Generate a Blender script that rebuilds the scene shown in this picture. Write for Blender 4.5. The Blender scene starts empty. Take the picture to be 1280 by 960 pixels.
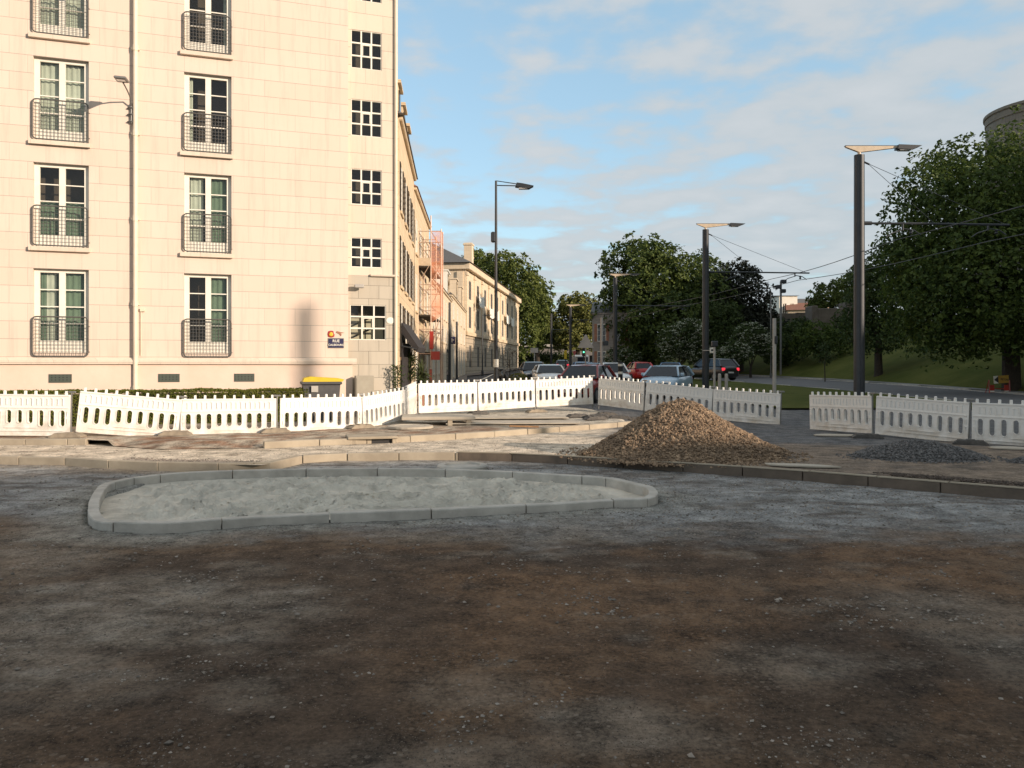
import bpy, math, random
from mathutils import Vector, Matrix, noise
random.seed(7)
R = math.radians
PI = math.pi
sc = bpy.context.scene
col = sc.collection
CAMZ, F, HY = 1.62, 980.0, 457.0
def PX(px, Y): return (px-640)/F*Y
def PZ(py, Y): return CAMZ+(HY-py)/F*Y
def rise(Y):
    if Y < 25: return 0.0
    return 0.0108*(min(Y, 170)-25)
def nz(x, y, z=0.0): return noise.noise(Vector((x, y, z)))
def fbm(x, y, z=0.0, o=4):
    s = 0; a = 1; t = 0
    for i in range(o):
        s += a*noise.noise(Vector((x, y, z+i*7.3))); t += a
        x *= 2.03; y *= 2.03; z *= 2.03; a *= .5
    return s/t

# ------------------------------------------------------------------ mesh builder
class MB:
    def __init__(s): s.v = []; s.f = []; s.m = []; s.mi = 0; s.cols = None
    def add(s, vs, fs, mi=None):
        b = len(s.v); s.v += [tuple(p) for p in vs]
        for f in fs:
            s.f.append(tuple(b+i for i in f)); s.m.append(s.mi if mi is None else mi)
        return s
    def quad(s, a, b, c, d, mi=None): return s.add([a, b, c, d], [(0, 1, 2, 3)], mi)
    def box(s, x0, x1, y0, y1, z0, z1, mi=None, M=None):
        v = [Vector(p) for p in ((x0,y0,z0),(x1,y0,z0),(x1,y1,z0),(x0,y1,z0),(x0,y0,z1),(x1,y0,z1),(x1,y1,z1),(x0,y1,z1))]
        if M: v = [M@p for p in v]
        return s.add(v, [(0,3,2,1),(4,5,6,7),(0,1,5,4),(1,2,6,5),(2,3,7,6),(3,0,4,7)], mi)
    def rbox(s, x0, x1, y0, y1, z0, z1, r=.02, mi=None, M=None):
        # chamfered box: two stacked loops at each end
        L = []
        for z, q in ((z0, r), (z0+r, 0), (z1-r, 0), (z1, r)):
            a, b, c, d = x0+q, x1-q, y0+q, y1-q
            e = r*.7
            L.append([(a+e,c,z),(b-e,c,z),(b,c+e,z),(b,d-e,z),(b-e,d,z),(a+e,d,z),(a,d-e,z),(a,c+e,z)])
        v = [Vector(p) for l in L for p in l]
        if M: v = [M@p for p in v]
        f = [tuple(range(7, -1, -1)), tuple(range(24, 32))]
        for k in range(3):
            for i in range(8):
                j = (i+1) % 8
                f.append((k*8+i, k*8+j, k*8+8+j, k*8+8+i))
        return s.add(v, f, mi)
    def tube(s, pts, r, n=8, cap=True, mi=None):
        pts = [Vector(p) for p in pts]
        rr = r if isinstance(r, (list, tuple)) else [r]*len(pts)
        vs = []; up = Vector((0, 0, 1))
        prev = None
        for i, p in enumerate(pts):
            d = (pts[min(i+1, len(pts)-1)]-pts[max(i-1, 0)])
            if d.length < 1e-9: d = Vector((0, 0, 1))
            d.normalize()
            if prev is None:
                a = d.cross(up if abs(d.z) < .95 else Vector((1, 0, 0))).normalized()
            else:
                a = (prev-d*prev.dot(d))
                a = a.normalized() if a.length > 1e-6 else d.orthogonal().normalized()
            prev = a; b = d.cross(a)
            for k in range(n):
                t = 2*PI*k/n
                vs.append(p+(a*math.cos(t)+b*math.sin(t))*rr[i])
        f = []
        for i in range(len(pts)-1):
            for k in range(n):
                f.append((i*n+k, i*n+(k+1) % n, (i+1)*n+(k+1) % n, (i+1)*n+k))
        if cap:
            f.append(tuple(range(n-1, -1, -1))); f.append(tuple((len(pts)-1)*n+k for k in range(n)))
        return s.add(vs, f, mi)
    def prism(s, poly, axis, a, b, mi=None):
        n = len(poly)
        def mk(p, t):
            if axis == 'y': return (p[0], t, p[1])
            if axis == 'x': return (t, p[0], p[1])
            return (p[0], p[1], t)
        v = [mk(p, a) for p in poly]+[mk(p, b) for p in poly]
        f = [tuple(range(n)), tuple(range(2*n-1, n-1, -1))]
        for i in range(n): f.append((i, n+i, n+(i+1) % n, (i+1) % n))
        return s.add(v, f, mi)
    def lathe(s, prof, n=16, c=(0, 0, 0), mi=None):
        v = []
        for r, z in prof:
            for k in range(n):
                t = 2*PI*k/n; v.append((c[0]+r*math.cos(t), c[1]+r*math.sin(t), c[2]+z))
        f = []
        for i in range(len(prof)-1):
            for k in range(n): f.append((i*n+k, i*n+(k+1) % n, (i+1)*n+(k+1) % n, (i+1)*n+k))
        f.append(tuple(range(n-1, -1, -1))); f.append(tuple((len(prof)-1)*n+k for k in range(n)))
        return s.add(v, f, mi)
    def build(s, name, mats, parent=None, smooth=False, colors=None):
        me = bpy.data.meshes.new(name)
        me.from_pydata(s.v, [], s.f)
        if not isinstance(mats, (list, tuple)): mats = [mats]
        for m in mats: me.materials.append(m)
        if len(mats) > 1: me.polygons.foreach_set('material_index', s.m)
        if smooth: me.polygons.foreach_set('use_smooth', [True]*len(me.polygons))
        if colors:
            a = me.color_attributes.new('tint', 'FLOAT_COLOR', 'POINT')
            flat = []
            for c in colors: flat += [c[0], c[1], c[2], 1.0]
            a.data.foreach_set('color', flat)
        me.update()
        o = bpy.data.objects.new(name, me); col.objects.link(o)
        if parent: o.parent = parent
        return o
def recalc(o):
    import bmesh
    bm = bmesh.new(); bm.from_mesh(o.data); bmesh.ops.recalc_face_normals(bm, faces=bm.faces); bm.to_mesh(o.data); bm.free()
    return o
def tag(o, label=None, cat=None, group=None, kind=None):
    if label: o['label'] = label
    if cat: o['category'] = cat
    if group: o['group'] = group
    if kind: o['kind'] = kind
    return o
def empty(name, loc, rz=0, label=None, cat=None, group=None):
    o = bpy.data.objects.new(name, None); o.empty_display_size = .2
    col.objects.link(o); o.location = loc; o.rotation_euler = (0, 0, rz)
    return tag(o, label, cat, group)
def copy_tree(o, parent=None):
    c = o.copy(); col.objects.link(c)
    if parent: c.parent = parent
    for ch in list(o.children): copy_tree(ch, c)
    return c
def struct(o, label=None):
    o['kind'] = 'structure'
    return o

# ------------------------------------------------------------------ materials
def newmat(name):
    m = bpy.data.materials.new(name); m.use_nodes = True; m.use_transparent_shadow = True
    nt = m.node_tree; b = nt.nodes['Principled BSDF']
    return m, nt, b
def N(nt, t, **kw):
    n = nt.nodes.new(t)
    for k, v in kw.items():
        if k in ('operation', 'blend_type', 'data_type', 'feature', 'attribute_name', 'distance', 'offset', 'offset_frequency', 'sky_type', 'noise_dimensions'): setattr(n, k, v)
        else: n.inputs[k].default_value = v
    return n
def c4(c): return (c[0], c[1], c[2], 1)
def pmat(name, c1, c2=None, scale=3.0, rough=.7, bump=0.0, bscale=20.0, metal=0.0, spec=.5, island=0.0, detail=6, coat=0.0, stretch=None):
    m, nt, b = newmat(name)
    b.inputs['Roughness'].default_value = rough
    b.inputs['Metallic'].default_value = metal
    b.inputs['Specular IOR Level'].default_value = spec
    b.inputs['Coat Weight'].default_value = coat
    tc = N(nt, 'ShaderNodeTexCoord'); src = tc.outputs['Object']
    if stretch:
        mp = N(nt, 'ShaderNodeMapping'); mp.inputs['Scale'].default_value = stretch
        nt.links.new(src, mp.inputs['Vector']); src = mp.outputs['Vector']
    c2 = c2 or tuple(x*.85 for x in c1)
    n = N(nt, 'ShaderNodeTexNoise', Scale=scale, Detail=detail, Roughness=.62)
    nt.links.new(src, n.inputs['Vector'])
    rp = N(nt, 'ShaderNodeValToRGB')
    rp.color_ramp.elements[0].position = .34; rp.color_ramp.elements[1].position = .66
    rp.color_ramp.elements[0].color = c4(c1); rp.color_ramp.elements[1].color = c4(c2)
    nt.links.new(n.outputs['Fac'], rp.inputs['Fac'])
    out = rp.outputs['Color']
    if island:
        g = N(nt, 'ShaderNodeNewGeometry')
        mr = N(nt, 'ShaderNodeMapRange'); mr.inputs['To Min'].default_value = 1-island; mr.inputs['To Max'].default_value = 1+island
        nt.links.new(g.outputs['Random Per Island'], mr.inputs['Value'])
        mx = N(nt, 'ShaderNodeVectorMath', operation='SCALE')
        nt.links.new(out, mx.inputs[0]); nt.links.new(mr.outputs['Result'], mx.inputs['Scale'])
        out = mx.outputs['Vector']
    nt.links.new(out, b.inputs['Base Color'])
    if bump:
        n2 = N(nt, 'ShaderNodeTexNoise', Scale=bscale, Detail=8, Roughness=.7)
        nt.links.new(src, n2.inputs['Vector'])
        bp = N(nt, 'ShaderNodeBump', Strength=bump, Distance=.03)
        nt.links.new(n2.outputs['Fac'], bp.inputs['Height']); nt.links.new(bp.outputs['Normal'], b.inputs['Normal'])
    return m
def stone_mat(name, c1, c2, course=.475, width=.85, joint=.011, z0=0.0, dark=.45, vfade=.45, stain=.12):
    """ashlar: x along, z up in object space"""
    m, nt, b = newmat(name); L = nt.links.new
    b.inputs['Roughness'].default_value = .8; b.inputs['Specular IOR Level'].default_value = .25
    tc = N(nt, 'ShaderNodeTexCoord'); sp = N(nt, 'ShaderNodeSeparateXYZ'); L(tc.outputs['Object'], sp.inputs[0])
    def math_(op, a, bb=None, c=None):
        n = N(nt, 'ShaderNodeMath', operation=op)
        for i, x in enumerate((a, bb, c)):
            if x is None: continue
            if isinstance(x, (int, float)): n.inputs[i].default_value = x
            else: L(x, n.inputs[i])
        return n.outputs[0]
    xy = math_('ADD', sp.outputs['X'], sp.outputs['Y'])
    zz = math_('DIVIDE', math_('SUBTRACT', sp.outputs['Z'], z0), course)
    row = math_('FLOOR', zz); fz = math_('FRACT', zz)
    hj = math_('LESS_THAN', fz, joint/course)
    xs = math_('ADD', math_('DIVIDE', xy, width), math_('MULTIPLY', math_('MODULO', row, 2.0), .5))
    cx = math_('FLOOR', xs); fx = math_('FRACT', xs)
    vj = math_('MULTIPLY', math_('LESS_THAN', fx, joint/width), vfade)
    J = math_('MAXIMUM', hj, vj)
    cb = N(nt, 'ShaderNodeCombineXYZ'); L(cx, cb.inputs[0]); L(row, cb.inputs[1])
    wn = N(nt, 'ShaderNodeTexWhiteNoise'); L(cb.outputs[0], wn.inputs['Vector'])
    ns = N(nt, 'ShaderNodeTexNoise', Scale=1.1, Detail=7, Roughness=.65); L(tc.outputs['Object'], ns.inputs['Vector'])
    f = math_('ADD', math_('MULTIPLY', wn.outputs['Value'], .5), math_('MULTIPLY', ns.outputs['Fac'], .6))
    mx = N(nt, 'ShaderNodeMix', data_type='RGBA'); L(f, mx.inputs[0]); mx.inputs[6].default_value = c4(c1); mx.inputs[7].default_value = c4(c2)
    # vertical dirt streaks
    mp = N(nt, 'ShaderNodeMapping'); mp.inputs['Scale'].default_value = (5, 5, .35); L(tc.outputs['Object'], mp.inputs['Vector'])
    st = N(nt, 'ShaderNodeTexNoise', Scale=1.0, Detail=6, Roughness=.7); L(mp.outputs[0], st.inputs['Vector'])
    sr = N(nt, 'ShaderNodeMapRange'); L(st.outputs['Fac'], sr.inputs['Value']); sr.inputs['From Min'].default_value = .5; sr.inputs['From Max'].default_value = .8; sr.inputs['To Min'].default_value = 0; sr.inputs['To Max'].default_value = stain*3
    m2 = N(nt, 'ShaderNodeMix', data_type='RGBA'); L(sr.outputs['Result'], m2.inputs[0]); L(mx.outputs[2], m2.inputs[6]); m2.inputs[7].default_value = c4([x*.55 for x in c1])
    m3 = N(nt, 'ShaderNodeMix', data_type='RGBA'); L(math_('MULTIPLY', J, .8), m3.inputs[0]); L(m2.outputs[2], m3.inputs[6]); m3.inputs[7].default_value = c4((c1[0]*dark*.55, c1[1]*dark*.6, c1[2]*dark*.62))
    L(m3.outputs[2], b.inputs['Base Color'])
    fn = N(nt, 'ShaderNodeTexNoise', Scale=45, Detail=5, Roughness=.7); L(tc.outputs['Object'], fn.inputs['Vector'])
    h = math_('SUBTRACT', math_('MULTIPLY', fn.outputs['Fac'], .25), J)
    bp = N(nt, 'ShaderNodeBump', Strength=.35, Distance=.012); L(h, bp.inputs['Height']); L(bp.outputs['Normal'], b.inputs['Normal'])
    return m
def ground_mat(name, fine=60, speck=.5, bump=.7, rough=.92, mult=1.0, bd=.02):
    """vertex attribute 'tint' is the surface's own colour; fine grain on top"""
    m, nt, b = newmat(name); L = nt.links.new
    b.inputs['Roughness'].default_value = rough; b.inputs['Specular IOR Level'].default_value = .2
    at = N(nt, 'ShaderNodeAttribute', attribute_name='tint')
    tc = N(nt, 'ShaderNodeTexCoord')
    n1 = N(nt, 'ShaderNodeTexNoise', Scale=fine, Detail=8, Roughness=.75); L(tc.outputs['Object'], n1.inputs['Vector'])
    n2 = N(nt, 'ShaderNodeTexNoise', Scale=fine/9, Detail=8, Roughness=.7); L(tc.outputs['Object'], n2.inputs['Vector'])
    ad = N(nt, 'ShaderNodeMath', operation='ADD'); L(n1.outputs['Fac'], ad.inputs[0]); L(n2.outputs['Fac'], ad.inputs[1])
    mr = N(nt, 'ShaderNodeMapRange'); L(ad.outputs[0], mr.inputs['Value']); mr.inputs['From Min'].default_value = .78; mr.inputs['From Max'].default_value = 1.22
    mr.inputs['To Min'].default_value = .3*mult; mr.inputs['To Max'].default_value = 1.75*mult
    sv = N(nt, 'ShaderNodeVectorMath', operation='SCALE'); L(at.outputs['Color'], sv.inputs[0]); L(mr.outputs['Result'], sv.inputs['Scale'])
    # pale grit
    vo = N(nt, 'ShaderNodeTexVoronoi', Scale=fine*.55, feature='F1'); L(tc.outputs['Object'], vo.inputs['Vector'])
    lt = N(nt, 'ShaderNodeMath', operation='LESS_THAN'); L(vo.outputs['Distance'], lt.inputs[0]); lt.inputs[1].default_value = .27
    sx = N(nt, 'ShaderNodeSeparateColor'); L(vo.outputs['Color'], sx.inputs[0])
    n3 = N(nt, 'ShaderNodeTexNoise', Scale=1.6, Detail=5, Roughness=.7); L(tc.outputs['Object'], n3.inputs['Vector'])
    pw = N(nt, 'ShaderNodeMath', operation='MULTIPLY'); L(sx.outputs[0], pw.inputs[0]); L(n3.outputs['Fac'], pw.inputs[1])
    gt = N(nt, 'ShaderNodeMath', operation='GREATER_THAN'); L(pw.outputs[0], gt.inputs[0]); gt.inputs[1].default_value = .47-.2*speck
    an = N(nt, 'ShaderNodeMath', operation='MULTIPLY'); L(lt.outputs[0], an.inputs[0]); L(gt.outputs[0], an.inputs[1])
    am = N(nt, 'ShaderNodeMath', operation='MULTIPLY'); L(an.outputs[0], am.inputs[0]); am.inputs[1].default_value = .5
    mx = N(nt, 'ShaderNodeMix', data_type='RGBA'); L(am.outputs[0], mx.inputs[0]); L(sv.outputs['Vector'], mx.inputs[6])
    sc2 = N(nt, 'ShaderNodeVectorMath', operation='MULTIPLY_ADD'); L(at.outputs['Color'], sc2.inputs[0]); sc2.inputs[1].default_value = (1.3, 1.3, 1.3); sc2.inputs[2].default_value = (.09, .085, .075)
    L(sc2.outputs['Vector'], mx.inputs[7]); L(mx.outputs[2], b.inputs['Base Color'])
    hh = N(nt, 'ShaderNodeMath', operation='MULTIPLY_ADD'); L(an.outputs[0], hh.inputs[0]); hh.inputs[1].default_value = .35; L(ad.outputs[0], hh.inputs[2])
    bp = N(nt, 'ShaderNodeBump', Strength=bump, Distance=bd); L(hh.outputs[0], bp.inputs['Height']); L(bp.outputs['Normal'], b.inputs['Normal'])
    return m
def leaf_mat(name, c1, c2, trans=.25):
    m, nt, b = newmat(name); L = nt.links.new
    b.inputs['Roughness'].default_value = .6; b.inputs['Specular IOR Level'].default_value = .25
    g = N(nt, 'ShaderNodeNewGeometry'); tc = N(nt, 'ShaderNodeTexCoord')
    n = N(nt, 'ShaderNodeTexNoise', Scale=.55, Detail=3); L(tc.outputs['Object'], n.inputs['Vector'])
    ad = N(nt, 'ShaderNodeMath', operation='MULTIPLY_ADD'); L(g.outputs['Random Per Island'], ad.inputs[0]); ad.inputs[1].default_value = .7
    sb = N(nt, 'ShaderNodeMath', operation='SUBTRACT'); L(n.outputs['Fac'], sb.inputs[0]); sb.inputs[1].default_value = .35; L(sb.outputs[0], ad.inputs[2])
    mx = N(nt, 'ShaderNodeMix', data_type='RGBA'); L(ad.outputs[0], mx.inputs[0]); mx.inputs[6].default_value = c4(c1); mx.inputs[7].default_value = c4(c2)
    L(mx.outputs[2], b.inputs['Base Color'])
    tr = N(nt, 'ShaderNodeBsdfTranslucent'); L(mx.outputs[2], tr.inputs['Color'])
    ms = N(nt, 'ShaderNodeMixShader'); ms.inputs[0].default_value = trans
    L(b.outputs[0], ms.inputs[1]); L(tr.outputs[0], ms.inputs[2]); L(ms.outputs[0], nt.nodes['Material Output'].inputs['Surface'])
    return m
def glass_mat(name, tint=(.86, .92, .86), trans=.9, rough=.03):
    m, nt, b = newmat(name); L = nt.links.new
    gl = N(nt, 'ShaderNodeBsdfGlossy', Roughness=rough); tp = N(nt, 'ShaderNodeBsdfTransparent'); tp.inputs[0].default_value = c4(tint)
    b.inputs['Base Color'].default_value = (.012, .014, .015, 1); b.inputs['Roughness'].default_value = .05
    mt = N(nt, 'ShaderNodeMixShader'); mt.inputs[0].default_value = trans; L(b.outputs[0], mt.inputs[1]); L(tp.outputs[0], mt.inputs[2])
    lw0 = N(nt, 'ShaderNodeLayerWeight'); lw0.inputs[0].default_value = .5; lp = N(nt, 'ShaderNodeMath', operation='POWER'); L(lw0.outputs['Facing'], lp.inputs[0]); lp.inputs[1].default_value = 4; lw = N(nt, 'ShaderNodeMath', operation='MULTIPLY_ADD'); L(lp.outputs[0], lw.inputs[0]); lw.inputs[1].default_value = .9; lw.inputs[2].default_value = .05
    nn = N(nt, 'ShaderNodeTexNoise', Scale=1.5, Detail=1); bp = N(nt, 'ShaderNodeBump', Strength=.04, Distance=.05); L(nn.outputs['Fac'], bp.inputs['Height']); L(bp.outputs[0], gl.inputs['Normal'])
    ms = N(nt, 'ShaderNodeMixShader'); L(lw.outputs[0], ms.inputs[0]); L(mt.outputs[0], ms.inputs[1]); L(gl.outputs[0], ms.inputs[2])
    L(ms.outputs[0], nt.nodes['Material Output'].inputs['Surface'])
    return m
def paint(name, c, metal=.0, rough=.35, coat=.6):
    return pmat(name, c, tuple(x*.93 for x in c), 2.0, rough, coat=coat, metal=metal)
MT = {}
MT['limestone'] = stone_mat('limestone', (.70, .57, .42), (.62, .495, .35), z0=1.92)
MT['limestone_strip'] = stone_mat('limestone_strip', (.68, .58, .475), (.61, .51, .41), course=.53, width=1.05, z0=.1, stain=.16)
MT['grey_block'] = stone_mat('grey_block', (.50, .455, .375), (.43, .385, .31), course=.40, width=.62, z0=.05, dark=.35, vfade=1, stain=.2)
MT['plinth_render'] = pmat('plinth_render', (.70, .56, .46), (.64, .50, .40), 1.2, .85, .15, 30)
MT['white_paint'] = pmat('white_paint', (.78, .75, .66), (.70, .67, .58), 2.5, .5)
MT['cream_pipe'] = pmat('cream_pipe', (.72, .63, .49), (.64, .55, .42), 4, .55)
MT['interior'] = pmat('interior', (.10, .068, .052), (.06, .045, .036), 1.5, .9)
MT['curtain'] = pmat('curtain', (.62, .62, .56), (.5, .5, .45), 2, .95)
MT['green_curtain'] = pmat('green_curtain', (.19, .25, .19), (.13, .18, .14), 2, .95)
MT['glass'] = glass_mat('glass')
MT['dark_glass'] = glass_mat('dark_glass', (.2, .2, .2), .25)
MT['rail_metal'] = pmat('rail_metal', (.09, .086, .078), (.13, .125, .115), 9, .5, metal=.3)
MT['vent_metal'] = pmat('vent_metal', (.05, .065, .05), (.08, .09, .07), 12, .6)
MT['grey_metal'] = pmat('grey_metal', (.22, .22, .21), (.16, .16, .155), 5, .5, metal=.4)
MT['dark_metal'] = pmat('dark_metal', (.028, .032, .036), (.04, .045, .05), 3, .42, metal=.2)
MT['pale_metal'] = pmat('pale_metal', (.42, .40, .36), (.34, .32, .29), 3, .5)
MT['wood_arm'] = pmat('wood_arm', (.55, .45, .33), (.45, .36, .25), 6, .5)
MT['white_plastic_clean'] = pmat('white_plastic', (.80, .785, .72), (.70, .68, .61), 2.2, .5, .06, 40)
m_, nt_, b_ = newmat('white_plastic'); b_.inputs['Roughness'].default_value = .5
_t = N(nt_, 'ShaderNodeTexCoord'); _s = N(nt_, 'ShaderNodeSeparateXYZ'); nt_.links.new(_t.outputs['Object'], _s.inputs[0])
_oi = N(nt_, 'ShaderNodeObjectInfo'); _v = N(nt_, 'ShaderNodeVectorMath', operation='ADD'); nt_.links.new(_t.outputs['Object'], _v.inputs[0])
_cx = N(nt_, 'ShaderNodeCombineXYZ'); _mm = N(nt_, 'ShaderNodeMath', operation='MULTIPLY'); nt_.links.new(_oi.outputs['Random'], _mm.inputs[0]); _mm.inputs[1].default_value = 40; nt_.links.new(_mm.outputs[0], _cx.inputs[0]); nt_.links.new(_cx.outputs[0], _v.inputs[1])
_n = N(nt_, 'ShaderNodeTexNoise', Scale=3.5, Detail=8, Roughness=.7); nt_.links.new(_v.outputs[0], _n.inputs['Vector'])
_a = N(nt_, 'ShaderNodeMath', operation='MULTIPLY_ADD'); nt_.links.new(_s.outputs['Z'], _a.inputs[0]); _a.inputs[1].default_value = -.35; nt_.links.new(_n.outputs['Fac'], _a.inputs[2])
_r = N(nt_, 'ShaderNodeMapRange'); nt_.links.new(_a.outputs[0], _r.inputs['Value']); _r.inputs['From Min'].default_value = .33; _r.inputs['From Max'].default_value = .62; _r.inputs['To Max'].default_value = .75
_c = N(nt_, 'ShaderNodeMix', data_type='RGBA'); nt_.links.new(_r.outputs['Result'], _c.inputs[0]); _c.inputs[6].default_value = (.77, .755, .71, 1); _c.inputs[7].default_value = (.47, .405, .31, 1); nt_.links.new(_c.outputs[2], b_.inputs['Base Color'])
MT['white_plastic'] = m_
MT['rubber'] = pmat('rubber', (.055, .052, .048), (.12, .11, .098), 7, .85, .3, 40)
MT['concrete'] = pmat('concrete', (.52, .495, .44), (.37, .35, .31), 3.5, .9, .35, 50)
MT['concrete_old'] = pmat('concrete_old', (.40, .345, .26), (.30, .255, .19), 2.0, .9, .35, 40)
MT['cement_fill'] = pmat('cement_fill', (.76, .71, .60), (.47, .44, .37), 2.2, .95, 1.0, 30)
MT['slab'] = pmat('slab', (.47, .42, .34), (.36, .32, .255), 1.5, .9, .2, 40)
MT['gravel_brown'] = pmat('gravel_brown', (.29, .205, .13), (.16, .11, .07), 6, .9, island=.45)
MT['gravel_grey'] = pmat('gravel_grey', (.14, .135, .13), (.095, .092, .09), 6, .9, island=.45)
MT['stones'] = pmat('stones', (.29, .255, .215), (.15, .125, .10), 3, .9, island=.5)
MT['slate'] = pmat('slate', (.085, .08, .078), (.125, .118, .11), 6, .6, .4, 30, stretch=(1, 1, 3))
MT['red_tile'] = pmat('red_tile', (.26, .12, .075), (.2, .09, .06), 6, .8)
MT['zinc'] = pmat('zinc', (.45, .43, .41), (.36, .345, .33), 3, .5)
MT['brick_pot'] = pmat('brick_pot', (.36, .17, .10), (.27, .12, .08), 5, .85)
MT['bark'] = pmat('bark', (.055, .043, .03), (.03, .024, .018), 8, .95, .6, 18)
MT['hedge'] = leaf_mat('hedge', (.06, .085, .014), (.17, .17, .03), .15)
MT['leaf_beech'] = leaf_mat('leaf_beech', (.026, .052, .013), (.115, .155, .03), .3)
MT['leaf_dark'] = leaf_mat('leaf_dark', (.022, .042, .013), (.075, .105, .026), .22)
MT['leaf_chestnut'] = leaf_mat('leaf_chestnut', (.026, .05, .013), (.115, .15, .032), .25)
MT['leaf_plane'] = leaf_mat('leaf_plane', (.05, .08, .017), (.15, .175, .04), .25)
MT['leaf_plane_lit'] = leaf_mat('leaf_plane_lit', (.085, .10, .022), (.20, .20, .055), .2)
MT['leaf_purple'] = leaf_mat('leaf_purple', (.014, .018, .012), (.035, .04, .022), .1)
MT['blossom'] = leaf_mat('blossom', (.12, .15, .07), (.55, .56, .45), .15)
MT['yucca'] = leaf_mat('yucca', (.035, .05, .018), (.08, .10, .035), .1)
MT['lawn'] = pmat('lawn', (.055, .068, .016), (.095, .10, .028), .5, 1.0, .5, 60, spec=.05)
MT['tyre'] = pmat('tyre', (.015, .015, .015), (.022, .022, .022), 5, .8)
MT['rim'] = pmat('rim', (.35, .35, .36), (.3, .3, .31), 5, .35, metal=.7)
MT['tail_red'] = paint('tail_red', (.45, .01, .015), rough=.2)
MT['lamp_lens'] = paint('lamp_lens', (.6, .6, .58), rough=.12)
MT['plate'] = pmat('plate', (.6, .6, .56), (.5, .5, .46), 3, .5)
MT['navy'] = pmat('navy', (.012, .012, .055), (.02, .02, .075), 5, .4)
MT['yellow_plastic'] = pmat('yellow_plastic', (.62, .47, .02), (.52, .38, .02), 5, .5)
MT['bin_grey'] = pmat('bin_grey', (.05, .05, .052), (.075, .075, .075), 5, .6)
MT['cabinet'] = pmat('cabinet', (.36, .33, .26), (.3, .27, .21), 3, .6)
MT['red_paint'] = paint('red_paint', (.35, .03, .02))
MT['sign_yellow'] = pmat('sign_yellow', (.42, .25, .03), (.36, .2, .025), 4, .5)
MT['black'] = pmat('black', (.012, .012, .012), (.02, .02, .02), 5, .6)
MT['awning'] = pmat('awning', (.02, .018, .018), (.035, .03, .03), 5, .85)

# ------------------------------------------------------------------ text
def text_mesh(txt, size, name, mat, parent, loc, rot, depth=.004):
    cu = bpy.data.curves.new(name, 'FONT'); cu.body = txt; cu.size = size; cu.extrude = depth; cu.align_x = 'CENTER'; cu.align_y = 'CENTER'
    cu.offset = size*.012
    t = bpy.data.objects.new(name, cu); col.objects.link(t)
    bpy.context.view_layer.update()
    me = bpy.data.meshes.new_from_object(t.evaluated_get(bpy.context.evaluated_depsgraph_get()))
    bpy.data.objects.remove(t); me.materials.clear(); me.materials.append(mat)
    o = bpy.data.objects.new(name, me); col.objects.link(o); o.parent = parent; o.location = loc; o.rotation_euler = rot
    return o

# ------------------------------------------------------------------ camera / world / sun
cam = bpy.data.cameras.new('camera'); cam.sensor_width = 36; cam.lens = 36*F/1280
cam.shift_y = -(480-HY)/1280; cam.clip_end = 9000; cam.clip_start = .05
co = bpy.data.objects.new('camera', cam); col.objects.link(co); co.location = (0, 0, CAMZ); co.rotation_euler = (PI/2, 0, 0)
sc.camera = co
SUN_AZ = R(122); SUN_EL = R(15)
su = Vector((math.sin(SUN_AZ)*math.cos(SUN_EL), math.cos(SUN_AZ)*math.cos(SUN_EL), math.sin(SUN_EL)))
sl = bpy.data.lights.new('sun', 'SUN'); sl.energy = 3.2; sl.angle = R(.6); sl.color = (1, .81, .645)
so = bpy.data.objects.new('sun', sl); col.objects.link(so); so.rotation_euler = (-su).to_track_quat('-Z', 'Y').to_euler(); so.location = (60, -40, 60)
w = bpy.data.worlds.new('World'); sc.world = w; w.use_nodes = True
nt = w.node_tree; L = nt.links.new
bg = nt.nodes['Background']; bg.inputs['Strength'].default_value = .15
sky = N(nt, 'ShaderNodeTexSky', sky_type='NISHITA'); sky.sun_disc = False; sky.sun_elevation = SUN_EL; sky.sun_rotation = SUN_AZ
sky.air_density = 1.0; sky.dust_density = 1.2; sky.ozone_density = 1.4
tc = N(nt, 'ShaderNodeTexCoord'); sp = N(nt, 'ShaderNodeSeparateXYZ'); L(tc.outputs['Generated'], sp.inputs[0])
def wm(op, a, b=None, c=None):
    n = N(nt, 'ShaderNodeMath', operation=op)
    for i, x in enumerate((a, b, c)):
        if x is None: continue
        if isinstance(x, (int, float)): n.inputs[i].default_value = x
        else: L(x, n.inputs[i])
    return n.outputs[0]
zc = wm('MAXIMUM', wm('ADD', sp.outputs['Z'], .12), .05)
cb = N(nt, 'ShaderNodeCombineXYZ'); L(wm('DIVIDE', sp.outputs['X'], zc), cb.inputs[0]); L(wm('DIVIDE', sp.outputs['Y'], zc), cb.inputs[1])
mp = N(nt, 'ShaderNodeMapping'); mp.inputs['Scale'].default_value = (1.0, 1.0, 1); mp.inputs['Location'].default_value = (3.1, 1.7, 0); L(cb.outputs[0], mp.inputs[0])
n1 = N(nt, 'ShaderNodeTexNoise', Scale=4.6, Detail=8, Roughness=.5, Distortion=.05); L(mp.outputs[0], n1.inputs['Vector'])
n2 = N(nt, 'ShaderNodeTexNoise', Scale=.8, Detail=3, Roughness=.5); L(mp.outputs[0], n2.inputs['Vector'])
s = wm('ADD', wm('MULTIPLY', n1.outputs['Fac'], 1.05), wm('MULTIPLY', n2.outputs['Fac'], .35))
s = wm('ADD', s, wm('MULTIPLY', sp.outputs['X'], .30))
s = wm('SUBTRACT', s, wm('MULTIPLY', sp.outputs['Z'], .62))
zr = N(nt, 'ShaderNodeMapRange'); zr.interpolation_type = 'SMOOTHSTEP'; L(sp.outputs['Z'], zr.inputs['Value']); zr.inputs['From Min'].default_value = .46; zr.inputs['From Max'].default_value = .7; zr.inputs['To Max'].default_value = 1.0
s = wm('ADD', s, zr.outputs[0])
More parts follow.
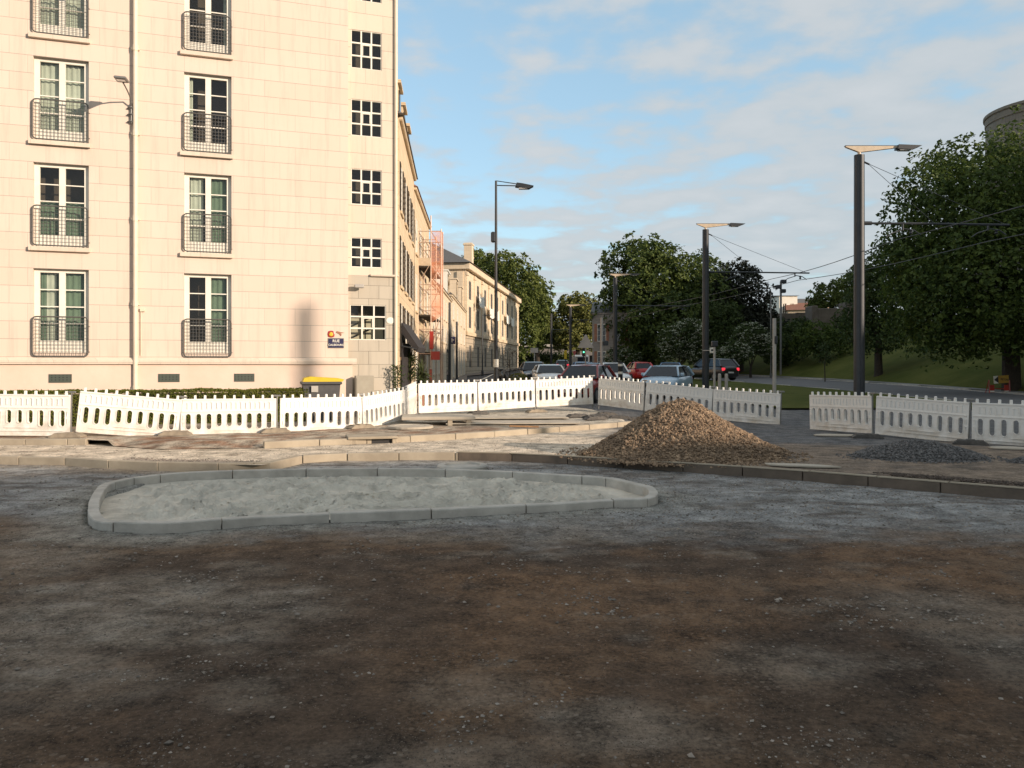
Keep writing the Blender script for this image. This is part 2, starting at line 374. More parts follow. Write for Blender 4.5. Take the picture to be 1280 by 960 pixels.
yr = N(nt, 'ShaderNodeMapRange'); yr.interpolation_type = 'SMOOTHSTEP'; L(sp.outputs['Y'], yr.inputs['Value']); yr.inputs['From Min'].default_value = .35; yr.inputs['From Max'].default_value = -.4; yr.inputs['To Max'].default_value = .4
s = wm('ADD', s, yr.outputs[0])
mr = N(nt, 'ShaderNodeMapRange'); mr.interpolation_type = 'SMOOTHSTEP'; L(s, mr.inputs['Value']); mr.inputs['From Min'].default_value = .40; mr.inputs['From Max'].default_value = .68; mr.inputs['To Max'].default_value = .9
cr = N(nt, 'ShaderNodeMix', data_type='RGBA'); L(n1.outputs['Fac'], cr.inputs[0]); cr.inputs[6].default_value = (1.5, 1.78, 1.97, 1); cr.inputs[7].default_value = (2.45, 2.48, 2.52, 1)
mxs = N(nt, 'ShaderNodeMix', data_type='RGBA'); L(mr.outputs[0], mxs.inputs[0])
vl = N(nt, 'ShaderNodeMix', data_type='RGBA'); vl.inputs[0].default_value = .5; L(sky.outputs[0], vl.inputs[6]); vl.inputs[7].default_value = (1.4, 2.15, 2.5, 1); L(vl.outputs[2], mxs.inputs[6]); L(cr.outputs[2], mxs.inputs[7])
L(mxs.outputs[2], bg.inputs['Color'])
sc.view_settings.view_transform = 'Standard'; sc.view_settings.look = 'None'; sc.view_settings.gamma = 1; sc.view_settings.exposure = .95
sc.render.engine = 'CYCLES'; sc.cycles.use_denoising = True; sc.cycles.max_bounces = 6; sc.cycles.transparent_max_bounces = 12
try: sc.cycles.denoiser = 'OPENIMAGEDENOISE'
except Exception: pass

# ------------------------------------------------------------------ ground
def lerp(a, b, t): return tuple(a[i]+(b[i]-a[i])*t for i in range(3))
def sstep(a, b, x):
    t = max(0, min(1, (x-a)/(b-a))); return t*t*(3-2*t)
def axis(dense0, dense1, step, far, n=16):
    out = []; x = dense0
    while x < dense1+1e-6: out.append(x); x += step
    lo = []; hi = []; s = step
    a = dense0; b = dense1
    while a > -far: s *= 1.35; a -= s; lo.append(a)
    s = step
    while b < far: s *= 1.35; b += s; hi.append(b)
    return lo[::-1]+out+hi
K2px = [(-700,568),(-150,569),(0,570),(75,571),(170,577),(330,580),(389,567),(450,566),(560,565),(640,567),(740,572),(860,579.5),(980,587),(1280,611),(1500,628),(2100,670)]
K2 = []
for a, b in K2px:
    Y = (CAMZ-.02)*F/(b-HY); K2.append((PX(a, Y), Y))
K2 = [(-400, K2[0][1])]+K2+[(400, K2[-1][1])]
def k2y(x):
    for (x0, y0), (x1, y1) in zip(K2, K2[1:]):
        if x0 <= x <= x1: return y0+(y1-y0)*(x-x0)/(x1-x0)
    return 13
isl_px = [(110,635),(113,645),(122,651),(145,653),(212,654),(300,647.5),(402,642.5),(520,638),(600,634),(700,629),(765,625),(805,624),(820,620),(823,614),(815,608),(800,604.5),(760,596),(700,592),(620,587.5),(515,584.5),(400,585),(300,587),(225,590),(175,595),(150,599),(125,606),(113,620)]
FZ = -.12
isl = []
for a, b in isl_px:
    Y = (CAMZ-FZ-.10)*F/(b-HY); isl.append(Vector((PX(a, Y), Y)))
def catmull(P, n, closed=True):
    out = []; m = len(P)
    for i in range(m if closed else m-1):
        p0, p1, p2, p3 = (P[(i-1) % m], P[i], P[(i+1) % m], P[(i+2) % m]) if closed else (P[max(i-1, 0)], P[i], P[i+1], P[min(i+2, m-1)])
        for k in range(n):
            t = k/n
            out.append(.5*((2*p1)+(p2-p0)*t+(2*p0-5*p1+4*p2-p3)*t*t+(3*p1-p0-3*p2+p3)*t**3))
    if not closed: out.append(P[-1].copy())
    return out
def resample(P, n):
    Q = P+[P[0]]; d = [0]
    for a, b in zip(Q, Q[1:]): d.append(d[-1]+(b-a).length)
    out = []; j = 0
    for k in range(n):
        t = d[-1]*k/n
        while d[j+1] < t: j += 1
        out.append(Q[j].lerp(Q[j+1], (t-d[j])/max(1e-9, d[j+1]-d[j])))
    return out, d[-1]
ISL, ISLLEN = resample(catmull(isl, 6), 260)
ISC = Vector((sum(p.x for p in ISL)/260, sum(p.y for p in ISL)/260))
def isl_d(x, y):
    p = Vector((x, y)); return min((p-q).length for q in ISL[::4])

def in_poly(x, y):
    c = False; P = ISL; j = len(P)-4
    for i in range(0, len(P), 4):
        a, b = P[i], P[j]
        if (a.y > y) != (b.y > y) and x < (b.x-a.x)*(y-a.y)/(b.y-a.y)+a.x: c = not c
        j = i
    return c
BROWN = (.140, .092, .057); DARK = (.080, .056, .039); RUST = (.172, .101, .055); GREY = (.205, .170, .132); BLUE = (.265, .268, .26); TAN = (.30, .24, .165)
def pxw(px, py):
    Y = (CAMZ-FZ)*F/(py-HY); return PX(px, Y), Y
PATCH = []
for (px, py, rx, ry, c, k) in (
    (120, 775, 230, 75, 'G', .95), (30, 700, 120, 30, 'G', .5), (770, 910, 110, 40, 'G', .7), (600, 860, 80, 22, 'G', .35), (1020, 825, 130, 30, 'G', .6), (1240, 800, 120, 90, 'G', .6), (540, 960, 160, 40, 'G', .5), (690, 668, 200, 16, 'G', .8), (180, 672, 200, 14, 'G', .7),
    (300, 850, 170, 90, 'D', .9), (430, 760, 170, 55, 'D', .8), (250, 715, 190, 30, 'D', .9), (60, 860, 100, 50, 'D', .5), (820, 860, 90, 30, 'D', .7), (1080, 760, 130, 25, 'D', .6), (880, 705, 160, 18, 'D', .7), (1030, 900, 160, 50, 'D', .7), (560, 700, 120, 16, 'D', .6), (400, 920, 120, 50, 'D', .8),
    (640, 745, 170, 60, 'R', .9), (790, 735, 140, 40, 'R', .7), (560, 800, 150, 40, 'R', .6), (930, 765, 120, 35, 'R', .6), (700, 830, 200, 40, 'R', .6), (480, 880, 160, 40, 'R', .35), (1150, 720, 140, 22, 'R', .8), (860, 800, 60, 25, 'R', .8), (1180, 690, 90, 10, 'R', .7), (180, 920, 90, 50, 'R', .4), (60, 740, 60, 20, 'R', .4)):
    X0, Y0 = pxw(px, py); X1, _ = pxw(px+rx, py); _, Ya = pxw(px, py+ry); _, Yb = pxw(px, py-ry) 
    PATCH.append((X0, Y0, abs(X1-X0)*1.05, max(.12, abs(Yb-Ya)/2), c, k))
def fore_col(x, y):
    a = fbm(x*.45+4, y*.7+9, 1.5, 5); b = fbm(x*.8-7, y*1.2+3, 8.2, 5); c = fbm(x*1.6, y*2.4, 4.4, 5); d = fbm(x*3.6, y*6.2, 2.2, 4); e = fbm(x*.5+.3*y, y*4.0, 12.2, 4)
    k = lerp(BROWN, DARK, sstep(-.15, .3, a+.3*d))
    k = lerp(k, RUST, .6*sstep(.0, .3, b+.3*d))
    w3 = {'G': 0, 'D': 0, 'R': 0}
    for (X0, Y0, RX, RY, cc, kk) in PATCH:
        q = math.hypot((x-X0)/RX, (y-Y0)/RY)
        if q < 1.6: w3[cc] = max(w3[cc], kk*sstep(1.25, .35, q+.9*a+.7*c))
    k = lerp(k, RUST, w3['R']*(.6+.5*sstep(-.2, .2, d))); k = lerp(k, DARK, w3['D']); k = lerp(k, lerp(GREY, (.255, .225, .185), sstep(-.1, .25, d+.4*c)), w3['G'])
    k = lerp(k, GREY, .5*sstep(.14, .4, c+.35*d))
    k = lerp(k, DARK, .5*sstep(.10, .34, e))
    yb = 8.5+.8*fbm(x*.6, 3.3, 1, 3)+.12*max(0, -x-2)-.10*max(0, x)
    t = sstep(yb-1.0, yb+.8, y+.9*d+.7*c)
    k = lerp(k, lerp(BLUE, (.165, .152, .136), sstep(-.05, .35, b+.4*d)), t)
    k = lerp(k, DARK, .6*t*sstep(.08, .34, fbm(x*.6+2, y*2.9, 6.1, 4)))
    if x < 2.6 and 6 < y < 13.5:
        q = isl_d(x, y); k = lerp(k, (.29, .285, .25), .8*sstep(.8, .05, q+.5*c+.3*d))
    k = lerp(k, TAN, .5*sstep(.7, 0, k2y(x)-y)*sstep(1, -3, x))
    return k
xs = axis(-9, 9.5, .07, 4000); ys = axis(3.0, 14.4, .055, 4000)
mb = MB(); cols = []
nx = len(xs)
for y in ys:
    for x in xs:
        near = (-13 < x < 13 and 0 < y < 17)
        z = FZ
        if near: z += .022*fbm(x*.8, y*.8, 0, 4)+.012*fbm(x*4.5, y*4.5, 3, 3)
        if -5.4 < x < 2.4 and 6 < y < 13.8 and in_poly(x, y): z -= .2
        if y > 18: z = FZ-.1+rise(y)
        if y > 400 or abs(x) > 400: z += .0
        mb.v.append((x, y, z))
        cols.append(fore_col(x, y) if near else (.13, .115, .10))
for j in range(len(ys)-1):
    for i in range(nx-1):
        mb.f.append((j*nx+i, j*nx+i+1, (j+1)*nx+i+1, (j+1)*nx+i)); mb.m.append(0)
MT['dirt'] = ground_mat('dirt', fine=34, speck=.6, bump=1.0, bd=.03)
struct(mb.build('ground', MT['dirt'], smooth=True, colors=cols))

# raised roadbed: everything beyond the dug out kerb line
def hill(x, y):
    return 0
ASPH = (.10, .10, .102); DUST = (.55, .475, .375); DIRT2 = (.20, .155, .115)
def bed_col(x, y):
    a = fbm(x*.5, y*.7, 2, 4); d = fbm(x*2, y*3.4, 9, 4)
    k = lerp(ASPH, (.14, .135, .13), sstep(-.2, .3, d))
    t = sstep(3.4, 1.6, x+1.6*a+.5*d)*sstep(23, 19, y+2*a)
    k = lerp(k, lerp(DUST, (.39, .33, .25), sstep(-.05, .4, d+.5*a)), t)
    t2 = sstep(2.2, 3.6, x+a)*sstep(17.2, 15.6, y+2*a+.6*d+.25*(x-6))
    k = lerp(k, lerp(DIRT2, (.12, .098, .078), sstep(-.1, .4, d+.4*a)), t2)
    return k
cx = axis(-12, 13, .12, 260)
mb = MB(); cols = []; rows = 150
for x in cx:
    y0 = k2y(x)
    for j in range(rows+1):
        t = j/rows
        y = y0+9*(t/.55) if t < .55 else y0+9+190*((t-.55)/.45)**1.9
        z = rise(y)+(.010*fbm(x*1.2, y*1.2, 5, 3)+.006*fbm(x*5, y*5, 5, 2) if y < 24 else 0)
        mb.v.append((x, y, z)); cols.append(bed_col(x, y) if y < 40 else (.075, .075, .077))
n = rows+1
for i in range(len(cx)-1):
    for j in range(rows):
        mb.f.append((i*n+j, (i+1)*n+j, (i+1)*n+j+1, i*n+j+1)); mb.m.append(0)
MT['roadbed'] = ground_mat('roadbed', fine=26, speck=.4, bump=.7)
struct(mb.build('roadbed', MT['roadbed'], smooth=True, colors=cols))

# generic strip along polyline (kerbs)
def offset_poly(P, d, closed=False):
    out = []; n = len(P)
    for i in range(n):
        a = P[(i-1) % n] if (closed or i > 0) else P[i]; b = P[(i+1) % n] if (closed or i < n-1) else P[i]
        t = (b-a).normalized(); out.append(P[i]+Vector((-t.y, t.x))*d)
    return out
def densify(P, step):
    out = []
    for a, b in zip(P, P[1:]):
        m = max(1, int((b-a).length/step))
        for k in range(m): out.append(a.lerp(b, k/m))
    out.append(P[-1]); return out
def kerb_line(name, P, width, ztop, zbot, mat, seg=1.0, gap=.012, zf=None, jit=.006):
    """kerb stones end to end along P (2D), top at ztop"""
    D = [0]
    for a, b in zip(P, P[1:]): D.append(D[-1]+(b-a).length)
    def at(t):
        t = max(0, min(D[-1], t))
        for i in range(len(P)-1):
            if D[i+1] >= t-1e-9: return P[i].lerp(P[i+1], (t-D[i])/max(1e-9, D[i+1]-D[i]))
        return P[-1]
    mb = MB(); t = 0
    while t < D[-1]-.05:
        L_ = seg*random.uniform(.9, 1.1); a = at(t+gap/2); b = at(min(t+L_-gap/2, D[-1]))
        d = (b-a)
        if d.length > .04:
            dz = random.uniform(-jit, jit); off = random.uniform(-jit, jit)
            M = Matrix.Translation((a.x, a.y, 0))@Matrix.Rotation(math.atan2(d.y, d.x), 4, 'Z')
            e = zf(a) if zf else 0
            mb.rbox(0, d.length, off, width+off, zbot+e, ztop+dz+e, .012, M=M)
        t += L_
    return struct(mb.build(name, mat))
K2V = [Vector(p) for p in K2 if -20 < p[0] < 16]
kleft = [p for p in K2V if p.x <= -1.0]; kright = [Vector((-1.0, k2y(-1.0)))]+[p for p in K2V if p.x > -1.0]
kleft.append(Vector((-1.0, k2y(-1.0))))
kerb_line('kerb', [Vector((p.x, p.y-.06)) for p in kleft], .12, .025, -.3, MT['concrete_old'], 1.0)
kerb_line('kerb', [Vector((p.x, p.y-.06)) for p in kright], .075, .026, -.3, pmat('shaded_kerb', (.16, .125, .095), (.10, .08, .062), 3, .9, .3, 40), 1.0, jit=.003)  # dark face: shade on the kerb put into its colour
kerb_line('kerb_top', [Vector((p.x, p.y-.062)) for p in kright], .08, .036, .0275, MT['concrete_old'], 1.0, jit=.001)  # pale strip paints the sunlit top edge of the kerb
# mortar haunches on the kerb face
K3px = [(-500,548),(-150,549),(0,549),(107,549),(200,555),(330,553),(430,548.5),(500,546),(560,543),(620,539.5),(680,535),(730,531.5),(790,527)]
K3 = []
for a, b in K3px:
    Y = (CAMZ-.12)*F/(b-HY); K3.append(Vector((PX(a, Y), Y)))
kerb_line('kerb', K3[:4], .14, .125, -.1, MT['concrete_old'], .95)
kerb_line('kerb', K3[5:], .14, .125, -.1, MT['concrete_old'], 1.0)
# pavement behind it
pv = MB(); cols = []
pts_back = [(-40, 11.0), (-13, 20.9), (-5.0, 23.5), (-3.6, 24.0), (-3.9, 33), (-3.4, 36), (-1, 31), (1.8, 28.4), (3.6, 24.2), (3.5, 21.2)]
def k3y(x):
    for p, q in zip(K3, K3[1:]):
        if p.x <= x <= q.x: return p.y+(q.y-p.y)*(x-p.x)/(q.x-p.x)
    return K3[0].y if x < K3[0].x else K3[-1].y
def backy(x):
    B = [(-40, 20), (-13, 22.0), (-5, 24.5), (-3.6, 36), (-3.4, 40), (-2.4, 36), (-1, 32), (1.0, 28.9), (2.6, 26.8), (3.4, 22.5), (3.45, 21.6)]
    for p, q in zip(B, B[1:]):
        if p[0] <= x <= q[0]: return p[1]+(q[1]-p[1])*(x-p[0])/(q[0]-p[0])
    return 21
px_ = [-40+i*2 for i in range(13)]+[-14+i*.14 for i in range(125)]
px_ = [x for x in px_ if x < 3.1]
rows = 60
def pave_col(x, y):
    a = fbm(x*.7, y*.9, 12, 4); d = fbm(x*2.6, y*3.6, 5, 4)
    k = lerp((.36, .31, .24), (.24, .195, .15), sstep(-.15, .3, a+.4*d))
    k = lerp(k, (.22, .115, .065), .8*sstep(.05, .3, d+.5*a+.1)*sstep(20.5, 18.0, y))
    k = lerp(k, (.42, .39, .33), .8*sstep(19.8, 21.2, y+.8*a)*sstep(-4, -2.5, x))
    return k
for x in px_:
    y0 = k3y(x)+.07; y1 = backy(x)
    for j in range(rows+1):
        y = y0+(y1-y0)*(j/rows)
        lump = .02*fbm(x*2, y*2, 1, 4)
        z = .105+rise(y)*.8+lump+.004*max(0, y-19)
        if -8.0 < x < -4.6: z -= .095*sstep(.8, .0, y-k3y(x))
        pv.v.append((x, y, z)); cols.append(pave_col(x, y))
n = rows+1
for i in range(len(px_)-1):
    for j in range(rows):
        pv.f.append((i*n+j, (i+1)*n+j, (i+1)*n+j+1, i*n+j+1)); pv.m.append(0)
# right skirt
i0 = (len(px_)-1)*n
b0 = len(pv.v)
for j in range(n):
    v = pv.v[i0+j]; pv.v.append((v[0]+.02, v[1], v[2]-.25)); cols.append((.2, .18, .15))
for j in range(rows): pv.f.append((i0+j, b0+j, b0+j+1, i0+j+1)); pv.m.append(0)
struct(pv.build('pavement', MT['roadbed'], smooth=True, colors=cols))
def pavz(x, y): return .105+rise(y)*.8+.004*max(0, y-19)

# right hand tram verge, road, footway, grass hill
def poly_sheet(name, left, right, z, mat, zs=None):
    """ruled strip between two polylines"""
    mb = MB()
    for (a, b) in zip(left, right):
        for k in range(9):
            t = k/8; x = a[0]+(b[0]-a[0])*t; y = a[1]+(b[1]-a[1])*t
            mb.v.append((x, y, rise(y)+z+(zs(x, y) if zs else 0)))
    for i in range(len(left)-1):
        for k in range(8): mb.f.append((i*9+k, i*9+k+1, (i+1)*9+k+1, (i+1)*9+k)); mb.m.append(0)
    return struct(mb.build(name, mat, smooth=True))
Ys = [20, 24, 28, 33, 38, 44, 50, 57, 65, 74, 82, 92, 104, 118, 135]
def ip(T, y):
    for p, q in zip(T, T[1:]):
        if p[0] <= y <= q[0]: return p[1]+(q[1]-p[1])*(y-p[0])/(q[0]-p[0])
    return T[0][1] if y < T[0][0] else T[-1][1]
roadR = [(20, 24.2), (30, 25), (50, 26), (65, 25.8), (82, 23.2), (110, 20), (135, 18)]
roadL = [(20, 18.6), (30, 18.5), (44, 18.4), (52, 17.7), (65, 15.6), (80, 13), (110, 10.5), (135, 9)]
vergeL = [(20, 10.2), (28, 9.6), (40, 8.6), (60, 8.2), (80, 7.8), (135, 6.5)]
poly_sheet('road', [(ip(roadL, y), y) for y in Ys], [(ip(roadR, y), y) for y in Ys], .008, pmat('asphalt_right', (.10, .10, .102), (.135, .13, .128), 1.2, .9, .3, 40))
poly_sheet('verge', [(ip(vergeL, y), y) for y in Ys[2:]], [(ip(roadL, y)-.12, y) for y in Ys[2:]], .07, MT['lawn'])
poly_sheet('footway', [(ip(roadR, y), y) for y in Ys], [(ip(roadR, y)+1.1, y) for y in Ys], .10, pmat('footway_asphalt', (.22, .21, .195), (.17, .165, .155), 1, .9, .2, 40))
mbk = MB()
for (a, b) in zip(Ys[2:], Ys[3:]):
    p = Vector((ip(roadL, a)-.06, a)); q = Vector((ip(roadL, b)-.06, b)); d = q-p
    M = Matrix.Translation((p.x, p.y, rise(a)))@Matrix.Rotation(math.atan2(d.y, d.x), 4, 'Z')
    mbk.box(0, d.length, -.07, .07, -.1, .11, M=M)
    p = Vector((ip(roadR, a), a)); q = Vector((ip(roadR, b), b)); d = q-p
    M = Matrix.Translation((p.x, p.y, rise(a)))@Matrix.Rotation(math.atan2(d.y, d.x), 4, 'Z')
    mbk.box(0, d.length, -.07, .07, -.1, .125, M=M)
struct(mbk.build('kerb', MT['pale_metal'] if False else MT['concrete']))
def hillz(x, y):
    xe = ip(roadR, y)+1.1
    t = max(0, x-xe)
    return rise(y)+.09+8.2*(1-math.exp(-t*.05))+(.12*fbm(x*.25, y*.25, 3, 3)*min(1, t) if t > 0 else 0)
mb = MB(); hy = [0, 10]+[16+i*2.5 for i in range(52)]+[160, 200, 300]; hx = [0, .6, 1.5, 3, 4.5, 6, 8, 10, 13, 16, 20, 26, 34, 45, 60, 90, 200]
for y in hy:
    xe = ip(roadR, y)+1.1
    for t in hx: mb.v.append((xe+t, y, hillz(xe+t, y)))
n = len(hx)
for j in range(len(hy)-1):
    for i in range(n-1): mb.f.append((j*n+i, j*n+i+1, (j+1)*n+i+1, (j+1)*n+i)); mb.m.append(0)
struct(mb.build('hillside', MT['lawn'], smooth=True))
# painted line curving into the side street and street surface
mb = MB()
ln = [(PX(596, 31), 31), (PX(585, 38), 38), (PX(583, 46), 46), (PX(590, 56), 56), (PX(606, 70), 70), (PX(618, 90), 90)]
LN = catmull([Vector(p) for p in ln], 8, False)
A = offset_poly(LN, .09); B = offset_poly(LN, -.09)
for a, b in zip(A, B): mb.v += [(a.x, a.y, rise(a.y)+.012), (b.x, b.y, rise(b.y)+.012)]
for i in range(len(A)-1): mb.f.append((2*i, 2*i+1, 2*i+3, 2*i+2)); mb.m.append(0)
struct(mb.build('road_marking', MT['white_paint']))
# street pavement at the left row of houses
poly_sheet('pavement', [(-5.5, y) for y in (34, 45, 60, 75, 90, 130)], [(PX(588, y)-.3 if y < 80 else -2.5+(y-80)*.1, y) for y in (34, 45, 60, 75, 90, 130)], .11, pmat('paving_street', (.20, .17, .145), (.15, .13, .11), 1.2, .9, .2, 40))

# ------------------------------------------------------------------ traffic island
def rock(mb, c, r, flat=.55):
    v = []
    for d in ((1,0,0),(-1,0,0),(0,1,0),(0,-1,0),(0,0,1),(0,0,-1)):
        k = r*random.uniform(.6, 1.25); v.append(Vector(d)*k)
    M = Matrix.Rotation(random.uniform(0, 6.3), 3, 'Z')@Matrix.Rotation(random.uniform(-.7, .7), 3, 'X')
    v = [M@p for p in v]
    v = [(c[0]+p.x, c[1]+p.y, c[2]+p.z*flat) for p in v]
    mb.add(v, [(0,2,4),(2,1,4),(1,3,4),(3,0,4),(2,0,5),(1,2,5),(3,1,5),(0,3,5)])
ti = empty('traffic_island', (ISC.x, ISC.y, FZ), 0, 'unfinished oval traffic island ringed by pale concrete kerb and filled with rough cement', 'traffic island')
off = Vector((ISC.x, ISC.y, FZ))
mb = MB(); ctr = ISC
INN = []
prof = [(0, -.06), (0, .085), (.012, .10), (.125, .10), (.138, .085), (.138, -.05)]
NI = len(ISL); segm = 24
for i, p in enumerate(ISL):
    a = ISL[i-1]; b = ISL[(i+1) % NI]; t = (b-a).normalized(); nrm = Vector((-t.y, t.x))
    if (ctr-p).dot(nrm) < 0: nrm = -nrm
    INN.append(p+nrm*.119)
prof2 = [(0, -.06), (0, .088), (.008, .10), (.112, .10), (.12, .088), (.12, -.05)]
NRM = []
for i, p in enumerate(ISL):
    a = ISL[i-1]; b = ISL[(i+1) % NI]; t = (b-a).normalized(); nrm = Vector((-t.y, t.x))
    NRM.append(nrm if (ctr-p).dot(nrm) > 0 else -nrm)
i = 0
while i < NI:
    sharp = NRM[i].dot(NRM[(i+8) % NI]) < .93
    st_ = 6 if sharp else 15
    e_ = min(NI, i+st_); m = len(prof2); b0 = len(mb.v); dz = random.uniform(-.005, .005); do_ = random.uniform(-.006, .006)
    ids = list(range(i, e_+1))
    for q, k in enumerate(ids):
        p = ISL[k % NI].copy(); n_ = NRM[k % NI]
        if q == 0: p = p.lerp(ISL[(k+1) % NI], .10)
        if q == len(ids)-1: p = p.lerp(ISL[(k-1) % NI], .10)
        for d, z in prof2: v = p+n_*(d+do_); mb.v.append((v.x-off.x, v.y-off.y, z+dz))
    for q in range(len(ids)-1):
        for k in range(m-1): mb.f.append((b0+q*m+k, b0+(q+1)*m+k, b0+(q+1)*m+k+1, b0+q*m+k+1)); mb.m.append(0)
    mb.f.append(tuple(b0+k for k in range(m))); mb.f.append(tuple(b0+(len(ids)-1)*m+k for k in range(m-1, -1, -1))); mb.m += [0, 0]
    i = e_
recalc(mb.build('kerb_ring', MT['concrete'], ti))
mb = MB(); RN = 120
for k in range(RN+1):
    s = k/RN
    for i, p in enumerate(INN):
        q = ctr.lerp(p, s*1.0)
        e = sstep(1, .82, s)
        ridge = abs(fbm(q.x*1.9+.6*q.y, q.y*2.6, 2.5, 4))
        rg2 = abs(fbm(q.x*3.1-1.2*q.y, q.y*3.4+.5*q.x, 6.5, 3))
        z = -.005+.05*sstep(.75, 1, s)*sstep(9.8, 8.2, q.y)+e*(.07*fbm(q.x*1.0, q.y*1.5, 7, 3)+.62*max(0, .13-ridge)+.30*max(0, .09-rg2)+.032*fbm(q.x*5, q.y*7, 1, 3))+.008*fbm(q.x*9, q.y*12, 4, 3)
        z += -.03*sstep(9.4, 10.6, q.y)*sstep(1, .9, s)-.02
        mb.v.append((q.x-off.x, q.y-off.y, z))
for k in range(RN):
    for i in range(NI):
        j = (i+1) % NI; mb.f.append((k*NI+i, k*NI+j, (k+1)*NI+j, (k+1)*NI+i)); mb.m.append(0)
fo = recalc(mb.build('fill', MT['cement_fill'], ti, smooth=True))
FV = mb.v; mb = MB()
for q in range(1500):
    v = random.choice(FV)
    if fbm(v[0]*1.3, v[1]*1.7, 3.1, 3) < -.02 and random.random() < .85: continue
    rock(mb, (v[0]+random.uniform(-.03, .03), v[1]+random.uniform(-.03, .03), v[2]+.004), .006+.022*random.random()**3, .7)
tag(mb.build('clods', MT['cement_fill'], fo), kind='stuff')

# ------------------------------------------------------------------ loose stones, heaps
mb = MB(); k = 0
def inside_island(x, y):
    p = Vector((x, y)); q = p-ctr
    ang = math.atan2(q.y, q.x)
    # nearest boundary in same direction
    best = min(ISL, key=lambda b: abs(math.atan2((b-ctr).y, (b-ctr).x)-ang))
    return q.length < (best-ctr).length+.02
while k < 15000:
    y = 3.1+10.5*random.random()**(1.25 if k < 7500 else .55); x = random.uniform(-.68, .68)*y
    if y > k2y(x)-.12: continue
    dens = .10+1.0*sstep(.02, .3, fbm(x*1.1+3, y*1.9, 4.2, 5))+.6*sstep(7.2, 8.5, y)*sstep(-1.5, 1.5, x)
    if random.random() > dens: continue
    if 6.5 < y < 13 and -5.5 < x < 2.2 and inside_island(x, y): continue
    r = .003+.012*random.random()**5*(1.5 if y > 5 else 1)
    if random.random() < .003: r = random.uniform(.014, .026)
    rock(mb, (x, y, FZ+.022*fbm(x*.8, y*.8, 0, 4)+.012*fbm(x*4.5, y*4.5, 3, 3)+r*.25), r); k += 1
G_st = mb
mb = MB(); k = 0
while k < 34000:
    y = 3.1+9*random.random()**1.9; x = random.uniform(-.68, .68)*y
    if y > k2y(x)-.12: continue
    if random.random() > .25+1.2*sstep(-.1, .3, fbm(x*1.7+9, y*2.6, 2.2, 4)): continue
    if 6.5 < y < 13 and -5.5 < x < 2.2 and inside_island(x, y): continue
    r = random.uniform(.0022, .0055)*(1 if y < 5 else 1.3)
    rock(mb, (x, y, FZ+.022*fbm(x*.8, y*.8, 0, 4)+.012*fbm(x*4.5, y*4.5, 3, 3)+r*.2), r); k += 1
tag(mb.build('grit', pmat('grit', (.15, .115, .085), (.08, .06, .046), 1.2, .95, island=.6)), 'fine dark grit over the dug up dirt in the foreground', 'grit', kind='stuff')
mb = G_st
tag(mb.build('loose_stones', MT['stones']), 'small pale loose stones strewn over the brown dug up dirt', 'stones', kind='stuff')

def heap(name, label, cat, c, rx, ry, h, ns, rs, mat, base=None, pw=1.0, seed=0):
    mb = MB(); n = 72; m = 26
    def hz(x, y):
        q = math.hypot(x/rx, y/ry)*(1+.24*fbm(x*.8+seed, y*.8, seed, 3))
        z = h*(max(0, 1-q)**pw)
        if q < .2: z -= h*.45*(.2-q)*1.2
        return z+(.05*h*fbm(x*2.2, y*2.2, seed, 3)+.03*h*fbm(x*6, y*6, seed, 2))*min(1, max(0, (1.05-q)*3))
    for k in range(m+1):
        for i in range(n):
            t = 2*PI*i/n; s = k/m*1.02; x = rx*s*math.cos(t); y = ry*s*math.sin(t)
            mb.v.append((x, y, hz(x, y)-.015))
    for k in range(m):
        for i in range(n):
            j = (i+1) % n; mb.f.append((k*n+i, k*n+j, (k+1)*n+j, (k+1)*n+i)); mb.m.append(0)
    for i in range(ns):
        t = random.uniform(0, 2*PI); s = math.sqrt(random.random())*1.06
        if random.random() < .035: s = random.uniform(1, 1.28)
        elif s > .96 and random.random() < .6: continue
        x = rx*s*math.cos(t); y = ry*s*math.sin(t)
        r = rs*random.uniform(.45, 1.3)*(1.7 if random.random() < .06 else 1)
        rock(mb, (x, y, hz(x, y)+r*.2), r, .85)
    o = mb.build(name, mat); o.location = c
    return tag(o, label, cat)
heap('gravel_heap', 'tall cone heap of brown gravel behind the dark kerb', 'gravel heap', (PX(851, 14.3), 14.3, .0), 1.80, 1.5, 1.12, 20000, .024, MT['gravel_brown'], pw=.98, seed=3)
heap('gravel_heap', 'low spread pile of blue grey gravel before the right barriers', 'gravel heap', (PX(1150, 13.9), 13.9, 0), 1.15, .75, .33, 7500, .02, MT['gravel_grey'], pw=.8, seed=9)
heap('gravel_heap', 'small dark scrap of gravel at the right frame edge', 'gravel heap', (PX(1292, 13.1), 13.1, 0), .42, .3, .12, 900, .017, MT['gravel_grey'], pw=.8, seed=5)
